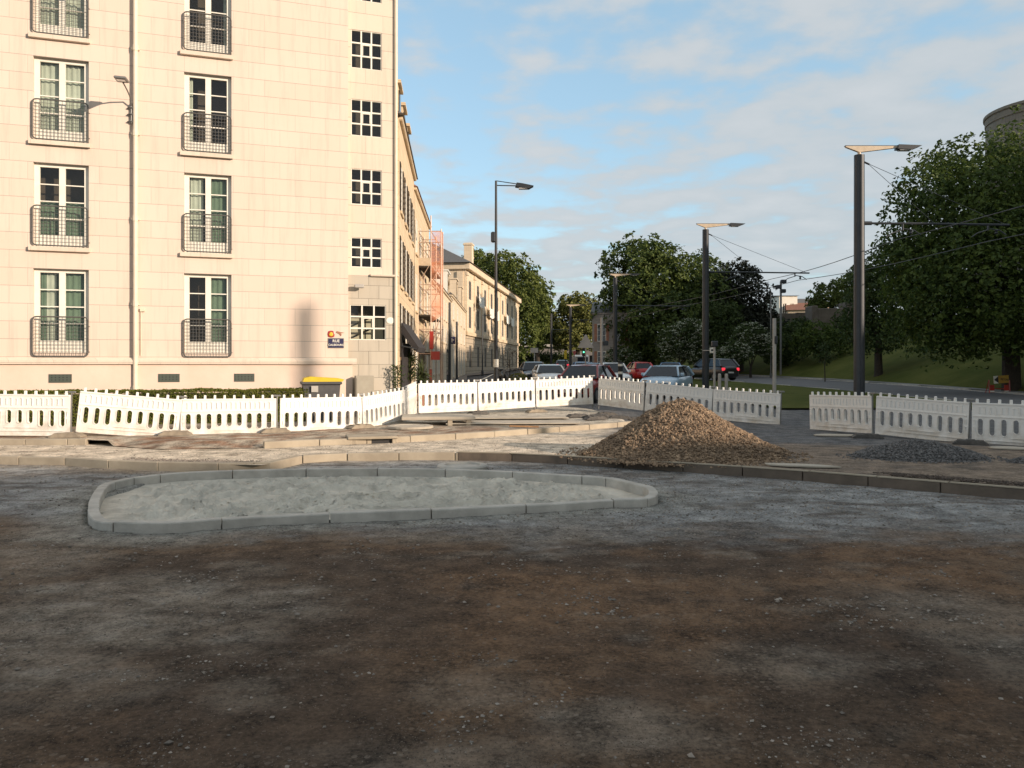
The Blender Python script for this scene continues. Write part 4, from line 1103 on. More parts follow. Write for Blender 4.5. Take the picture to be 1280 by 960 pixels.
mb = MB(); mb.prism([(.13*math.cos(2*PI*k/12), .10*math.sin(2*PI*k/12)) for k in range(12)], 'y', 0, .015); o = mb.build('wall_plaque', MT['white_paint']); o.location = wloc(19.17, .123, 3.0); o.rotation_euler = (0, 0, FRZ); tag(o, 'plain round white plaque on the grey block corner', 'plaque')
t = empty('wall_camera', wloc(18.12, .13, 4.0), FRZ, 'small weathered camera on a bracket over the lowest stair window', 'camera')
mb = MB(); mb.tube([(0, 0, 0), (0, -.14, .0)], .02, 6); mb.build('bracket', MT['grey_metal'], t)
mb = MB(); mb.rbox(-.06, .22, -.26, -.12, -.05, .06, .02); mb.build('housing', MT['pale_metal'], t)
# things in front of it
t = empty('waste_bin', (PX(401, 21.7), 21.7, .12), FRZ, 'dark grey wheelie bin with bright yellow lid against the cream wall', 'bin')
mb = MB(); mb.prism([(-.42, 0), (.42, 0), (.50, 1.02), (-.50, 1.02)], 'y', -.36, .36); recalc(mb.build('body', MT['bin_grey'], t))
mb = MB(); mb.rbox(-.54, .54, -.42, .42, .98, 1.06, .02); mb.build('rim', MT['bin_grey'], t)
mb = MB(); mb.prism([(-.50, 1.061), (.55, 1.061), (.60, 1.12), (.48, 1.15), (-.30, 1.20), (-.46, 1.16)], 'y', -.40, .40); recalc(mb.build('lid', MT['yellow_plastic'], t))
for xx in (-.3, .3):
    mb = MB(); mb.tube([(xx, -.36, .06), (xx, -.30, .06)], .08, 10); mb.build('wheel', MT['tyre'], t)
mb = MB(); mb.box(-.28, -.10, -.425, -.42, .78, .95); mb.build('sticker', MT['pale_metal'], t)
t = empty('electrical_cabinet', wloc(18.33, -.20, .1), FRZ, 'beige metal utility cabinet at the foot of the grey corner wall', 'cabinet')
mb = MB(); mb.rbox(-.27, .27, -.16, .16, 0, 1.22, .012); mb.build('body', MT['cabinet'], t)
mb = MB(); mb.box(-.24, .24, -.172, -.161, .1, 1.15); mb.build('door', MT['cabinet'], t)
mb = MB(); mb.box(.19, .21, -.182, -.173, .55, .75); mb.build('handle', MT['dark_metal'], t)
# hedge
def leaf(mb, p, nrm, s, asp=.55):
    nrm = nrm.normalized(); a = nrm.orthogonal().normalized(); a = (Matrix.Rotation(random.uniform(0, 6.28), 3, nrm)@a); b = nrm.cross(a)
    k = nrm*(.18*s)
    mb.add([p-a*s*.5, p+b*s*asp*.5+k, p+a*s*.5, p-b*s*asp*.5+k], [(0, 1, 2), (0, 2, 3)])
def rdir():
    while True:
        v = Vector((random.uniform(-1, 1), random.uniform(-1, 1), random.uniform(-1, 1)))
        if .05 < v.length < 1: return v.normalized()
hd = empty('hedge', wloc(0, -1.6, .1), FRZ, 'long low clipped hedge between the barriers and the cream block', 'hedge')
mb = MB()
HL, HW, HH = 16.6, .75, .88
for i in range(30000):
    x = random.uniform(5.5, HL); f = random.random()
    top = HH+.06*fbm(x*.9, 0, 3, 3)+.03*fbm(x*4, 1, 3, 2)
    if f < .5: p = Vector((x, random.uniform(-HW/2, HW/2), top-abs(random.gauss(0, .03)))); nn = Vector((0, 0, 1))
    else: p = Vector((x, -HW/2+abs(random.gauss(0, .03)), random.uniform(.0, top))); nn = Vector((0, -1, .3))
    leaf(mb, p+rdir()*.02, nn+rdir()*.9, random.uniform(.035, .07))
for i in range(60):
    x = random.uniform(7.6, 8.9)
    p = Vector((x, random.uniform(-.2, .2), HH+random.uniform(0, .16)**1)); leaf(mb, p, rdir()+Vector((0, -1, 0)), .05)
mb.build('foliage', MT['hedge'], hd)
mb = MB(); mb.box(.0, HL-.05, -HW/2+.06, HW/2-.06, 0, HH-.09); mb.build('branches', pmat('hedge_wood', (.035, .035, .015), (.02, .018, .01), 14, .95, .8, 30), hd)

# --- street row on the left
def shutters(parent, x0, x1, z0, z1, mat, w_=None):
    w_ = w_ or (x1-x0)*.48
    for a, b in ((x0-w_, x0), (x1, x1+w_)):
        s_ = MB(); s_.box(a+.01, b-.01, -.03, -.004, z0, z1)
        for k in range(8): z = z0+(z1-z0)*(k+.5)/8; s_.box(a+.05, b-.05, -.038, -.031, z-.03, z+.03)
        s_.build('shutter', mat, parent)
def gable_roof(mb, L_, D, ez, rz, ov=.3, hip0=0, hip1=0):
    a, b, c, d = (-ov, -ov, ez), (L_+ov, -ov, ez), (L_+ov, D+ov, ez), (-ov, D+ov, ez)
    r0, r1 = (hip0-(ov if not hip0 else 0), D/2, rz), (L_-hip1+(ov if not hip1 else 0), D/2, rz)
    mb.add([a, b, c, d, r0, r1], [(0, 1, 5, 4), (1, 2, 5), (2, 3, 4, 5), (3, 0, 4), (0, 3, 2, 1)])
def house(label, p0, p1, depth, eave, ridge, rows, ncol, wmat, rmat, ww=.9, shut=None, z0=0, chim=(), group=None, hip=(0, 0), lap=.12, cornice=.14, door=None, reveal=.08, trim=None, dorm=(), bars=3, margin=None):
    A, B = Vector(p0), Vector(p1); d = B-A; L_ = d.length
    r = empty('town_house', (A.x, A.y, z0), math.atan2(d.y, d.x), label, 'house', group)
    ops = []; mg = margin if margin is not None else L_/ncol/2
    sp_ = (L_-2*mg)/max(1, ncol-1) if ncol > 1 else 0
    for i in range(ncol):
        c = mg+sp_*i
        for (za, zb) in rows: ops.append((c-ww/2, c+ww/2, za, zb))
    if door: ops = [o for o in ops if not any(not(o[1] < dd[0] or o[0] > dd[1]) and not (o[3] < dd[2] or o[2] > dd[3]) for dd in door)]
    allo = ops+(list(door) if door else [])
    wall_mesh(L_, eave, allo, depth, reveal, .4).build('wall', [wmat, MT['interior']], r)
    for o in ops:
        wo = window(r, *o, reveal-.03, bars=bars, leaves=2, side=.05, fr=.05, mull=.07, curtain=[(0, 1, MT['curtain'], 0)] if random.random() < .3 else None, glass=MT['dark_glass'], sill=.06, sillmat=trim or wmat)
        if shut: shutters(wo, o[0], o[1], o[2], o[3], shut, (o[1]-o[0])*.34)
    if door:
        for o in door:
            m = MB(); m.box(o[0]+.02, o[1]-.02, reveal-.06, reveal, o[2], o[3]-.02); do = m.build('door', MT['awning'], r)
            m = MB(); m.box(o[0]+.15, o[1]-.15, reveal-.075, reveal-.061, o[2]+.5, o[3]-.25); m.build('pane', MT['dark_glass'], do)
    m = MB(); gable_roof(m, L_, depth, eave+cornice+.002, ridge, .16, *hip); ro = recalc(m.build('roof', rmat, r))
    m = MB(); m.rbox(-lap, L_+lap, -.11, depth+.1, eave+.001, eave+cornice, .03); m.build('cornice', trim or wmat, r)
    for (x, y, zt, s_) in chim:
        c = MB(); c.rbox(x-s_, x+s_, y-.35, y+.35, eave, zt, .01); c.rbox(x-s_-.07, x+s_+.07, y-.42, y+.42, zt-.25, zt-.1, .01); co_ = c.build('chimney', wmat, r)
        for q in (-.5, .5):
            k = MB(); k.lathe([(.11, 0), (.09, .3), (.11, .35)], 8, (x+q*s_, y, zt)); k.build('chimney_pot', MT['brick_pot'], co_)
    for (x, w2, zb, zt, mt_) in dorm:
        c = MB(); c.box(x-w2/2, x+w2/2, .1, depth*.45, zb, zt); c.box(x-w2/2-.08, x+w2/2+.08, .0, depth*.45, zt, zt+.1); do = c.build('dormer', mt_, r)
        k = MB(); k.box(x-w2*.3, x+w2*.3, .06, .098, zb+.2, zt-.15); k.build('pane', MT['dark_glass'], do)
    return r
CREAM = stone_mat('cream_ashlar', (.66, .53, .36), (.56, .44, .29), course=.35, width=.7, stain=.25, dark=.6)
CREAM2 = stone_mat('pale_ashlar', (.68, .57, .42), (.60, .49, .35), course=.4, width=.8, stain=.2, dark=.7)
RUST_ = stone_mat('rusticated', (.50, .42, .31), (.42, .345, .25), course=.5, width=1.1, joint=.06, stain=.2)
GRP = 'old stone houses along the left street'
house('tall cream house with dark shutters right behind the corner block', (-3.545, 24.6), (-4.12, 33.0), 3.2, 9.35, 10.9, [(1.9, 3.6), (4.2, 5.75), (6.6, 8.1)], 4, CREAM, MT['slate'], .95, MT['bark'], lap=-.1, hip=(2.2, 0), chim=[(8.6, 1.4, 12.0, .4)], group=GRP, door=[(3.2, 5.2, .1, 1.8)], dorm=[(1.4, 1.0, 9.5, 10.8, CREAM), (3.6, 1.0, 9.5, 10.8, CREAM), (6.0, 1.0, 9.5, 10.8, CREAM)])
house('cream house behind the scaffolding with a brown overhanging eave', (-4.12, 33.06), (-4.5, 42.5), 7, 9.0, 11.2, [(1.0, 3.0), (4.0, 5.6), (6.5, 8.0)], 4, CREAM, MT['red_tile'], .9, None, group=GRP)
house('lit pale narrow house just beyond the scaffolding', (-4.5, 42.56), (-4.66, 51.0), 7, 6.1, 8.4, [(.9, 2.4), (3.2, 4.8)], 4, CREAM2, MT['slate'], .85, None, z0=.22, group=GRP, chim=[(8.0, 3.5, 9.3, .4)])
house('low house with a white box dormer and a dark shopfront', (-4.66, 51.06), (-4.80, 62.0), 7, 6.3, 9.0, [(2.9, 4.0), (4.5, 5.8)], 5, CREAM2, MT['slate'], .8, None, z0=.32, group=GRP, door=[(5.5, 10.4, .1, 2.5)], dorm=[(9.0, 2.8, 6.6, 8.4, MT['white_paint'])])
house('narrow house with a round topped dormer next to the pilastered building', (-4.80, 62.06), (-4.88, 82.5), 7, 6.7, 9.4, [(.3, 2.6), (3.3, 4.4), (5.0, 6.3)], 4, CREAM2, MT['slate'], 1.5, None, z0=.42, group=GRP, dorm=[(8, 2.2, 7.0, 8.8, CREAM2), (15, 2.2, 7.0, 8.8, CREAM2)])
# pilastered long building
MA, MBp = Vector((-4.9, 83)), Vector((1.0, 128.2)); md = MBp-MA; ML = md.length
mus = empty('pilastered_building', (MA.x, MA.y, .5), math.atan2(md.y, md.x), 'long stone building with pilasters, hipped slate roof and white banners', 'building')
ops = []; nb = 9; b_ = ML/nb
for i in range(nb):
    c = b_*(i+.5)
    for (za, zb) in ((.9, 3.3), (5.2, 7.5), (8.3, 10.3)): ops.append((c-.75, c+.75, za, zb))
mm = wall_mesh(ML, 11.3, ops, 15, .10, .4); mm.build('wall', [CREAM2, MT['interior']], mus)
for o in ops: window(mus, *o, .085, bars=3, leaves=2, side=.08, fr=.08, mull=.1, glass=MT['dark_glass'], mat=MT['grey_metal'])
m = MB()
ro_ops = [o for o in ops if o[2] < 2]
rm_ = wall_mesh(ML+.1, 4.3, ro_ops, .04, .03, .0, y=-.08); 
m = MB(); xs_ = [0]+[v for o in ro_ops for v in (o[0]-.02, o[1]+.02)]+[ML]
for a, b in zip(xs_[::2], xs_[1::2]): m.box(a, b, -.05, -.003, 0, 4.3)
for o in ro_ops: m.box(o[0]-.02, o[1]+.02, -.048, -.003, 3.32, 4.298); m.box(o[0]-.02, o[1]+.02, -.048, -.003, 0, .88)
m.build('rusticated_base', RUST_, mus)
m = MB(); m.rbox(-.2, ML+.2, -.26, -.002, 4.32, 4.72, .03); m.build('string_course', CREAM, mus)
m = MB(); m.rbox(-.3, ML+.3, -.5, 15.3, 11.302, 12.0, .06); m.build('cornice', CREAM2, mus)
for i in range(nb+1):
    c = min(max(b_*i, .4), ML-.4); m = MB(); m.box(c-.30, c+.30, -.12, -.002, 4.76, 10.7); m.rbox(c-.42, c+.42, -.22, -.002, 10.7, 11.1, .03); m.build('pilaster', CREAM2, mus)
for s_ in (.6, 7.3, 14.2):
    m = MB(); m.box(-.18, -.002, s_-.32, s_+.32, 0, 11.1); m.build('pilaster', CREAM2, mus)
m = MB(); gable_roof(m, ML, 15, 12.0, 16.4, .7, 7, 7); ro = recalc(m.build('roof', MT['slate'], mus))
for (x, y, zt, s_) in ((13.5, 2.2, 16.2, .55), (19, 3.2, 15.4, .4), (7.5, 8.2, 17.4, .4)):
    c = MB(); c.rbox(x-s_, x+s_, y-.5, y+.5, 12, zt, .02); c.rbox(x-s_-.1, x+s_+.1, y-.6, y+.6, zt-.3, zt-.1, .02); co_ = c.build('chimney', CREAM2, ro)
for k in range(3):
    x = 6.5+k*5.5; m = MB(); 
    for (u0, u1) in ((0, 1),): m.add([(x, 1.6, 13.18), (x+2.6, 1.6, 13.18), (x+2.6, 4.6, 14.9), (x, 4.6, 14.9)], [(0, 1, 2, 3)])
    m.build('skylight', MT['zinc'], ro)
m = MB(); m.tube([(9.5, 7.5, 16.3), (9.5, 7.5, 20.3)], .04, 5); m.box(8.9, 10.1, 7.48, 7.52, 20.1, 20.16); m.build('aerial', MT['dark_metal'], ro)
for (i, z) in ((1.5, 8.0), (3.0, 7.2), (3.9, 7.2), (6.0, 7.3), (7.0, 7.2)):
    x = b_*i; m = MB(); n = 6
    for k in range(n+1):
        u = k/n; m.v += [(x-1.7+3.4*u, -.45+.05*math.sin(k*2), z-.5*math.sin(u*PI)*.5), (x-1.7+3.4*u, -.42, z+1.3-.35*math.sin(u*PI))]
    for k in range(n): m.f.append((2*k, 2*k+2, 2*k+3, 2*k+1)); m.m.append(0)
    m.build('banner', MT['white_paint'], mus)
# house right of the street
hg = house('grey white gabled house with brown shutters at the street end, right side', (PX(741, 80), 80.6), (PX(741, 80)+3.8, 80), 9, 6.3, 7.9, [(.9, 2.5), (3.5, 5.3)], 2, stone_mat('grey_render', (.33, .30, .27), (.26, .235, .21), course=.3, width=.6, stain=.3), MT['slate'], .9, MT['brick_pot'], z0=.6, bars=3)
# far low building closing the street
fb = empty('low_building', (PX(640, 168), 168, 1.0), 0, 'low flat roofed grey building closing the far end of the street', 'building')
wall_mesh(24, 4.6, [(1+i*2.6, 2.9+i*2.6, .6, 2.8) for i in range(9)], 8, .2, .3).build('wall', [stone_mat('grey_wall', (.2, .19, .18), (.16, .15, .14)), MT['interior']], fb)
for i in range(9):
    m = MB(); m.box(1+i*2.6, 2.9+i*2.6, .12, .16, .6, 2.8); m.build('window', MT['dark_glass'], fb)
m = MB(); m.rbox(-.4, 24.4, -.8, 8.2, 4.61, 5.15, .05); m.build('roof', MT['pale_metal'], fb)
# houses and old walls on the hill
HG = 'houses on the hill behind the tram wires'
def hill_house(label, px, Y, w_, zb, eave, ridge, wmat, rmat, rz=0, dep=6):
    r = empty('hill_house', (PX(px, Y), Y, zb), rz, label, 'house', HG)
    ops = [(w_*.2, w_*.4, eave*.45, eave*.8), (w_*.6, w_*.8, eave*.45, eave*.8)]
    wall_mesh(w_, eave, ops, dep, .15, .3).build('wall', [wmat, MT['interior']], r)
    for o in ops: window(r, *o, .12, bars=2, glass=MT['dark_glass'])
    m = MB(); gable_roof(m, w_, dep, eave+.002, ridge, .25); recalc(m.build('roof', rmat, r)); return r
RW = pmat('rubble_wall', (.17, .14, .11), (.11, .09, .072), 1.5, .95, .8, 8)
hill_house('white hill house with a flat dark roof, left one above the shrubs', 974, 112, 2.6, 6, 5.6, 5.9, MT['white_paint'], MT['slate'], 0)
hill_house('hill house with a red tiled roof in the middle of the hill', 985, 110, 3.4, 6, 3.4, 4.6, CREAM2, MT['red_tile'], -.3)
hill_house('grey slate roofed hill house to the right of the red roof', 1003, 114, 4.0, 6, 4.2, 5.6, MT['plinth_render'], MT['slate'], 0)
m = MB()
for i in range(7):
    x = i*1.9; h = 2.3+.6*fbm(i*.7, 1, 1, 2)+(.9 if i in (3, 6) else 0); m.rbox(x, x+1.89, 0, .9, -3, h, .05)
o = m.build('ruined_wall', RW); o.location = (PX(958, 101), 101, 6.1); o.rotation_euler = (0, 0, -.05); tag(o, 'old broken stone wall on the hill below the houses', 'wall')
m = MB(); m.rbox(0, 3.2, 0, 2.2, -3, 1.9, .08); m.rbox(3.2, 4.2, -.2, 2, -3, 2.6, .08); m.rbox(-.7, -.02, -.2, 2, -3, 2.2, .08)
o = m.build('ruined_wall', RW); o.location = (PX(1022, 90), 90, 6.3); tag(o, 'brown stone wall stump with pale end pillars on the hill', 'wall')
# castle tower and rampart
t = empty('round_tower', (57.8, 84, 4.9), 0, 'top of a massive round stone tower rising behind the big tree', 'tower')
m = MB(); n = 48; P_ = [(6.4, 0), (6.2, 17), (6.05, 22.9), (6.15, 22.95), (6.15, 23.6), (6.3, 23.7), (6.3, 24.0), (5.2, 24.0), (5.2, 22)]
m.lathe(P_, n); m.build('drum', stone_mat('tower_stone', (.27, .23, .185), (.19, .16, .125), course=.4, width=.7, stain=.4), t, smooth=False)
rp = empty('rampart', (50, 36, 0), 0, 'high old stone rampart raised for its shade, hidden behind the big right hand tree', 'rampart')  # added wall, its height set for the shade on trees and street
m = MB(); m.box(0, 2.2, 0, 50, 0, 19.5)
for i in range(16): m.box(.0, .8, i*3.1+.4, i*3.1+2.2, 19.501, 20.6)
m.build('wall', RW, rp)
# unseen blocks added on the right, rooflines shaped to shade the foreground
def add_shade_block(label, poly, x0, x1, wins):
    r = empty('shade_block', (x0, poly[0][0], 0), 0, label, 'building', 'unseen blocks added to cast shade')
    m = MB(); m.prism([(y-poly[0][0], z) for y, z in poly], 'x', 0, x1-x0); recalc(m.build('wall', CREAM2, r))
    for (y0, y1, z0, z1) in wins:
        f = MB(); f.box(-.03, .02, y0-poly[0][0], y1-poly[0][0], z0, z1); f.build('window', MT['dark_glass'], r)
    return r
A_ = add_shade_block('tall unseen block added to shade the foreground, right of and behind the viewer', [(-60, -.2), (-4.7, -.2), (-4.7, 9.6), (-12.8, 12.85), (-18, 14.2), (-60, 14.2)], 34, 46, [(-50+i*4, -48.6+i*4, 2+j*3.2, 4+j*3.2) for i in range(11) for j in range(3)])
add_shade_block('lower unseen block added to shade the ground on the right', [(-4.6, -.2), (11, -.2), (11, 14.0), (8.6, 9.4), (-4.6, 9.55)], 34, 46, [(-3+i*3.4, -1.6+i*3.4, 2+j*3, 4+j*3) for i in range(4) for j in range(2)])
add_shade_block('high unseen block added to shade the street, nearest the big tree', [(11.1, -.2), (45, -.2), (45, 13.2), (40, 14.6), (22, 15.1), (12.5, 15.2), (11.1, 14.2)], 34, 46, [(14+i*4, 15.4+i*4, 2+j*3, 4+j*3) for i in range(7) for j in range(3)])
ch = MB(); ch.lathe([(.20, 0), (.19, 6.6), (.19, 6.9), (.17, 7.1), (.15, 7.22), (.02, 7.27)], 14); cho = ch.build('chimney', CREAM2, A_); cho.location = (2.0, 56.8, 9.5)  # unseen stack added and thinned to cast the soft shadow on the wall
# ------------------------------------------------------------------ poles, wires, signs
TG = 'dark tram poles along the line'
def tram_pole(px, Y, top_y, r, label, arm_len, arm_z, lamp=True):
    x = PX(px, Y); zt = PZ(top_y, Y); z0 = rise(Y)
    t = empty('tram_pole', (x, Y, z0), 0, label, 'tram pole', TG); h = zt-z0
    m = MB(); m.tube([(0, 0, 0), (0, 0, .02), (0, 0, h)], [r*1.06, r*1.06, r*.98], 14); m.lathe([(r*1.5, 0), (r*1.5, .05), (r*1.1, .06)], 14); m.build('pole', MT['dark_metal'], t)
    m = MB(); m.box(-.025, .025, -r*1.14, -r*.95, .3, h-.02); m.build('cable_cover', MT['dark_metal'], t)
    if lamp:
        a = MB(); a.tube([(0, 0, h), (0, 0, h+.22)], .05, 8)
        a.prism([(-.42, .24), (0, .08), (1.15, .22), (1.15, .27), (-.42, .27)], 'y', -.05, .05); ao = recalc(a.build('lamp_arm', MT['wood_arm'], t))
        a.mi = 0
        b = MB(); b.box(-.44, 1.15, -.055, .055, h+.271, h+.285); ao2 = b
        for v in range(len(a.v)): pass
        ao.data.transform(Matrix.Identity(4))
        for v in ao.data.vertices[16:]: v.co.z += h
        cpo = ao2.build('arm_cap', MT['dark_metal'], ao)
        l = MB(); l.prism([(1.12, h+.17), (1.55, h+.15), (1.85, h+.27), (1.15, h+.30)], 'y', -.13, .13); lo = recalc(l.build('lamp_head', MT['dark_metal'], t))
        k = MB(); k.box(1.2, 1.55, -.10, .10, h+.138, h+.149); k.build('lens', MT['lamp_lens'], lo)
    if arm_len:
        za = arm_z-z0
        m = MB(); m.tube([(r, 0, za), (arm_len*.4, 0, za-.01), (arm_len, 0, za-.05)], .035, 7); m.tube([(r*.8, 0, za), (r*2.4, 0, za)], .06, 8); m.build('cantilever_arm', MT['dark_metal'], t)
        for (u, sgn) in ((.29, 1), (.86, 1)):
            xx = arm_len*u; m = MB(); m.tube([(xx, 0, za-.02), (xx, 0, za-.22)], .03, 6); m.tube([(xx, 0, za-.2), (xx-.32, 0, za-.30), (xx-.5, 0, za-.42)], .018, 5); m.tube([(xx, 0, za-.16), (xx+.35, 0, za-.22), (xx+.55, 0, za-.36)], .02, 5); m.lathe([(.03, 0), (.06, .04), (.03, .08), (.06, .12), (.03, .16)], 8, (xx+.25, 0, za-.34)); m.build('insulator_bracket', MT['dark_metal'], t)
        m = MB(); m.tube([(r*.8, 0, h-.2), (r+.15, 0, h-.28)], .03, 5); m.tube([(r+.1, 0, h-.25), (arm_len*.97, 0, za-.03)], .008, 4); m.tube([(r+.1, 0, h-.25), (arm_len*.5, 0, za)], .008, 4); m.build('stay_wire', MT['dark_metal'], t)
    return t
tp = [(1074, 23.8, 194, .155, 'nearest and tallest dark tram pole with a lamp arm on top', 4.55, PZ(279, 23.8)),
      (882, 37, 287, .15, 'second nearest dark tram pole, before the white blossoming bush', 4.9, PZ(340, 37)),
      (769, 57, 347, .15, 'third dark tram pole, beside the small grey white house', 5.4, PZ(382, 57)),
      (713, 81, 384, .14, 'fourth dark tram pole, before the yellowish tree at the street end', 4.0, PZ(400, 81))]
for (px, Y, ty, r, lab, al, az) in tp: tram_pole(px, Y, ty, r, lab, al, az)
o = tram_pole(689, 105, 392, .14, 'farthest dark tram pole left of the yellowish tree', 3.0, PZ(412, 105), lamp=False)
m = MB()
wires = [[(12.3, 8, 5.45), (11.6, 23.8, 5.42), (12.3, 37, 5.72), (10.2, 57, 5.95), (8, 81, 6.1)], [(15.8, 8, 5.5), (14.4, 23.8, 5.38), (13.5, 37, 5.65), (11.9, 57, 5.9), (9.3, 81, 6.1)]]
for W in wires:
    o = MB(); P_ = []
    for a, b in zip(W, W[1:]):
        for k in range(8):
            u = k/8; P_.append((a[0]+(b[0]-a[0])*u, a[1]+(b[1]-a[1])*u, a[2]+(b[2]-a[2])*u-.12*math.sin(u*PI)))
    P_.append(W[-1]); o.tube(P_, .014, 5); wo = o.build('contact_wire', MT['dark_metal'])
    tag(wo, 'left overhead tram wire between the dark poles' if W is wires[0] else 'right overhead tram wire ending at the far arm brackets', 'wire')
# slim street lamp on the left
Y = 31; t = empty('street_lamp', (PX(620, Y), Y, rise(Y)), 0, 'tall slim grey street lamp with one long arm, above the middle barriers', 'street lamp')
h = PZ(226, Y)-rise(Y)
m = MB(); m.tube([(0, 0, 0), (0, 0, h*.35), (0, 0, h)], [.085, .07, .045], 10); m.lathe([(.16, 0), (.15, .9), (.1, 1.0)], 10); m.build('pole', MT['dark_metal'], t)
m = MB(); m.tube([(0, 0, h), (.8, 0, h-.12)], .018, 6); m.tube([(0, 0, h-.18), (.8, 0, h-.2)], .022, 6); m.build('arm', MT['dark_metal'], t)
m = MB(); m.prism([(.76, h-.24), (.82, h-.1), (1.05, h-.13), (1.48, h-.22), (1.3, h-.32)], 'y', -.16, .16); lo = recalc(m.build('lamp_head', MT['dark_metal'], t))
m = MB(); m.box(.9, 1.25, -.12, .12, h-.33, h-.30); m.build('lens', MT['lamp_lens'], lo)
m = MB(); m.rbox(-.20, -.03, -.12, .12, PZ(303, Y)-rise(Y), PZ(290, Y)-rise(Y), .04); m.build('speaker_box', MT['dark_metal'], t)
m = MB(); m.tube([(0, 0, PZ(459, 31)-rise(31)), (0, 0, PZ(449, 31)-rise(31))], .101, 10); m.build('sticker', MT['white_paint'], t)
SG = 'slim dark lamp posts along the left street'
for (px, Y, ty, lab, arm) in ((562, 40, 378, 'thin dark post with nothing on top, before the dormer houses', 0), (571, 46, 402, 'thin dark post carrying a square dark sign', 0), (603, 78, 394, 'dark street lamp post with a short arm before the pilastered building', 1)):
    z0 = rise(Y); h = PZ(ty, Y)-z0; t = empty('lamp_post', (PX(px, Y), Y, z0), 0, lab, 'post', SG)
    m = MB(); m.tube([(0, 0, 0), (0, 0, h)], [.075, .06], 8); m.build('pole', MT['dark_metal'], t)
    if arm: m = MB(); m.tube([(0, 0, h), (.9, 0, h+.02)], .04, 6); m.build('arm', MT['dark_metal'], t)
    m = MB(); m.lathe([(.13, 0), (.12, .5), (.08, .6)], 8); m.build('base', MT['dark_metal'], t)
    if px == 571:
        m = MB(); m.rbox(-.38, -.08, -.04, .0, PZ(430, Y)-z0, PZ(421, Y)-z0, .01); so2 = m.build('sign_panel', MT['navy'], t)
        m = MB(); m.box(-.30, -.26, -.048, -.041, PZ(428, Y)-z0, PZ(423, Y)-z0); m.box(-.30, -.16, -.048, -.041, PZ(425, Y)-z0-.02, PZ(425, Y)-z0+.02); m.build('symbol', MT['white_paint'], so2)
PG = 'pale signal posts along the tram line'
for (px, Y, ty, r, lab, kind) in ((752, 35, 397, .06, 'pale post with a small dark box, beside the white car at the street end', 'box'), (893, 34, 432, .05, 'pale signal post with a dark head right of the second tram pole', 'head'), (968, 30, 398, .07, 'pale bare post standing behind the barrier opening', 'none')):
    z0 = rise(Y); h = PZ(ty, Y)-z0; t = empty('signal_post', (PX(px, Y), Y, z0), 0, lab, 'post', PG)
    m = MB(); m.tube([(0, 0, 0), (0, 0, h)], r, 9); m.build('pole', MT['pale_metal'], t)
    if kind == 'box': m = MB(); m.rbox(.06, .28, -.14, .05, PZ(432, Y)-z0, PZ(426, Y)-z0, .02); m.build('signal_box', MT['dark_metal'], t)
    if kind == 'head': m = MB(); m.rbox(-.12, .14, -.10, .10, h-.05, h+.2, .03); m.build('signal_head', MT['dark_metal'], t)
    if kind == 'none': m = MB(); m.rbox(-.02, .10, -.1, .1, PZ(430, Y)-z0, PZ(420, Y)-z0, .02); m.build('signal_box', MT['dark_metal'], t)
for (px, lab) in ((899.5, 'short grey bollard left of the other beside the signal post'), (904, 'short grey bollard right of the signal post')):
    Y = 33; h = PZ(467, Y)-rise(Y); m = MB(); m.tube([(0, 0, 0), (0, 0, h*.95), (0, 0, h)], [.07, .07, .05], 9); o = m.build('bollard', MT['pale_metal']); o.location = (PX(px+(4 if px > 902 else 0), Y), Y, rise(Y)); tag(o, lab, 'bollard', 'short grey bollards by the tram line')
Y = 36.4; t = empty('speed_sign', (PX(887, Y), Y, rise(Y)), 0, 'tiny white square sign clamped to the second tram pole', 'sign')
zs_ = PZ(438, Y)-rise(Y); m = MB(); m.rbox(-.0, .26, -.03, 0, zs_-.12, zs_+.14, .03); m.build('plate', MT['white_paint'], t)
m = MB(); m.tube([(-.25, .3, zs_), (.05, .01, zs_)], .02, 5); m.build('bracket', MT['pale_metal'], t)
m = MB(); m.box(.06, .2, -.036, -.031, zs_-.03, zs_+.05); m.build('symbol', MT['black'], t)
Y = 44; z0 = rise(Y); t = empty('camera_mast', (PX(976, 75), 75, rise(75)+3.2), 0, 'thin mast with cameras on top before the hill houses', 'mast')
h = PZ(352, 75)-rise(75)-3.2; m = MB(); m.tube([(0, 0, -3), (0, 0, h)], .1, 7); m.build('pole', MT['grey_metal'], t)
for q, (dx, dz) in enumerate(((-.2, -.5), (.25, .0), (.2, -.9))): m = MB(); m.rbox(dx-.25, dx+.25, -.2, .2, h+dz-.18, h+dz+.18, .05); m.build('camera_head', MT['dark_metal'], t)
t = empty('lamp_post', (PX(963.5, 72), 72, rise(72)), 0, 'thin grey post beside the camera mast', 'post'); h = PZ(366, 72)-rise(72)
m = MB(); m.tube([(0, 0, 0), (0, 0, h)], .06, 6); m.build('pole', MT['grey_metal'], t); m = MB(); m.lathe([(.12, 0), (.1, .4)], 6); m.build('base', MT['grey_metal'], t)
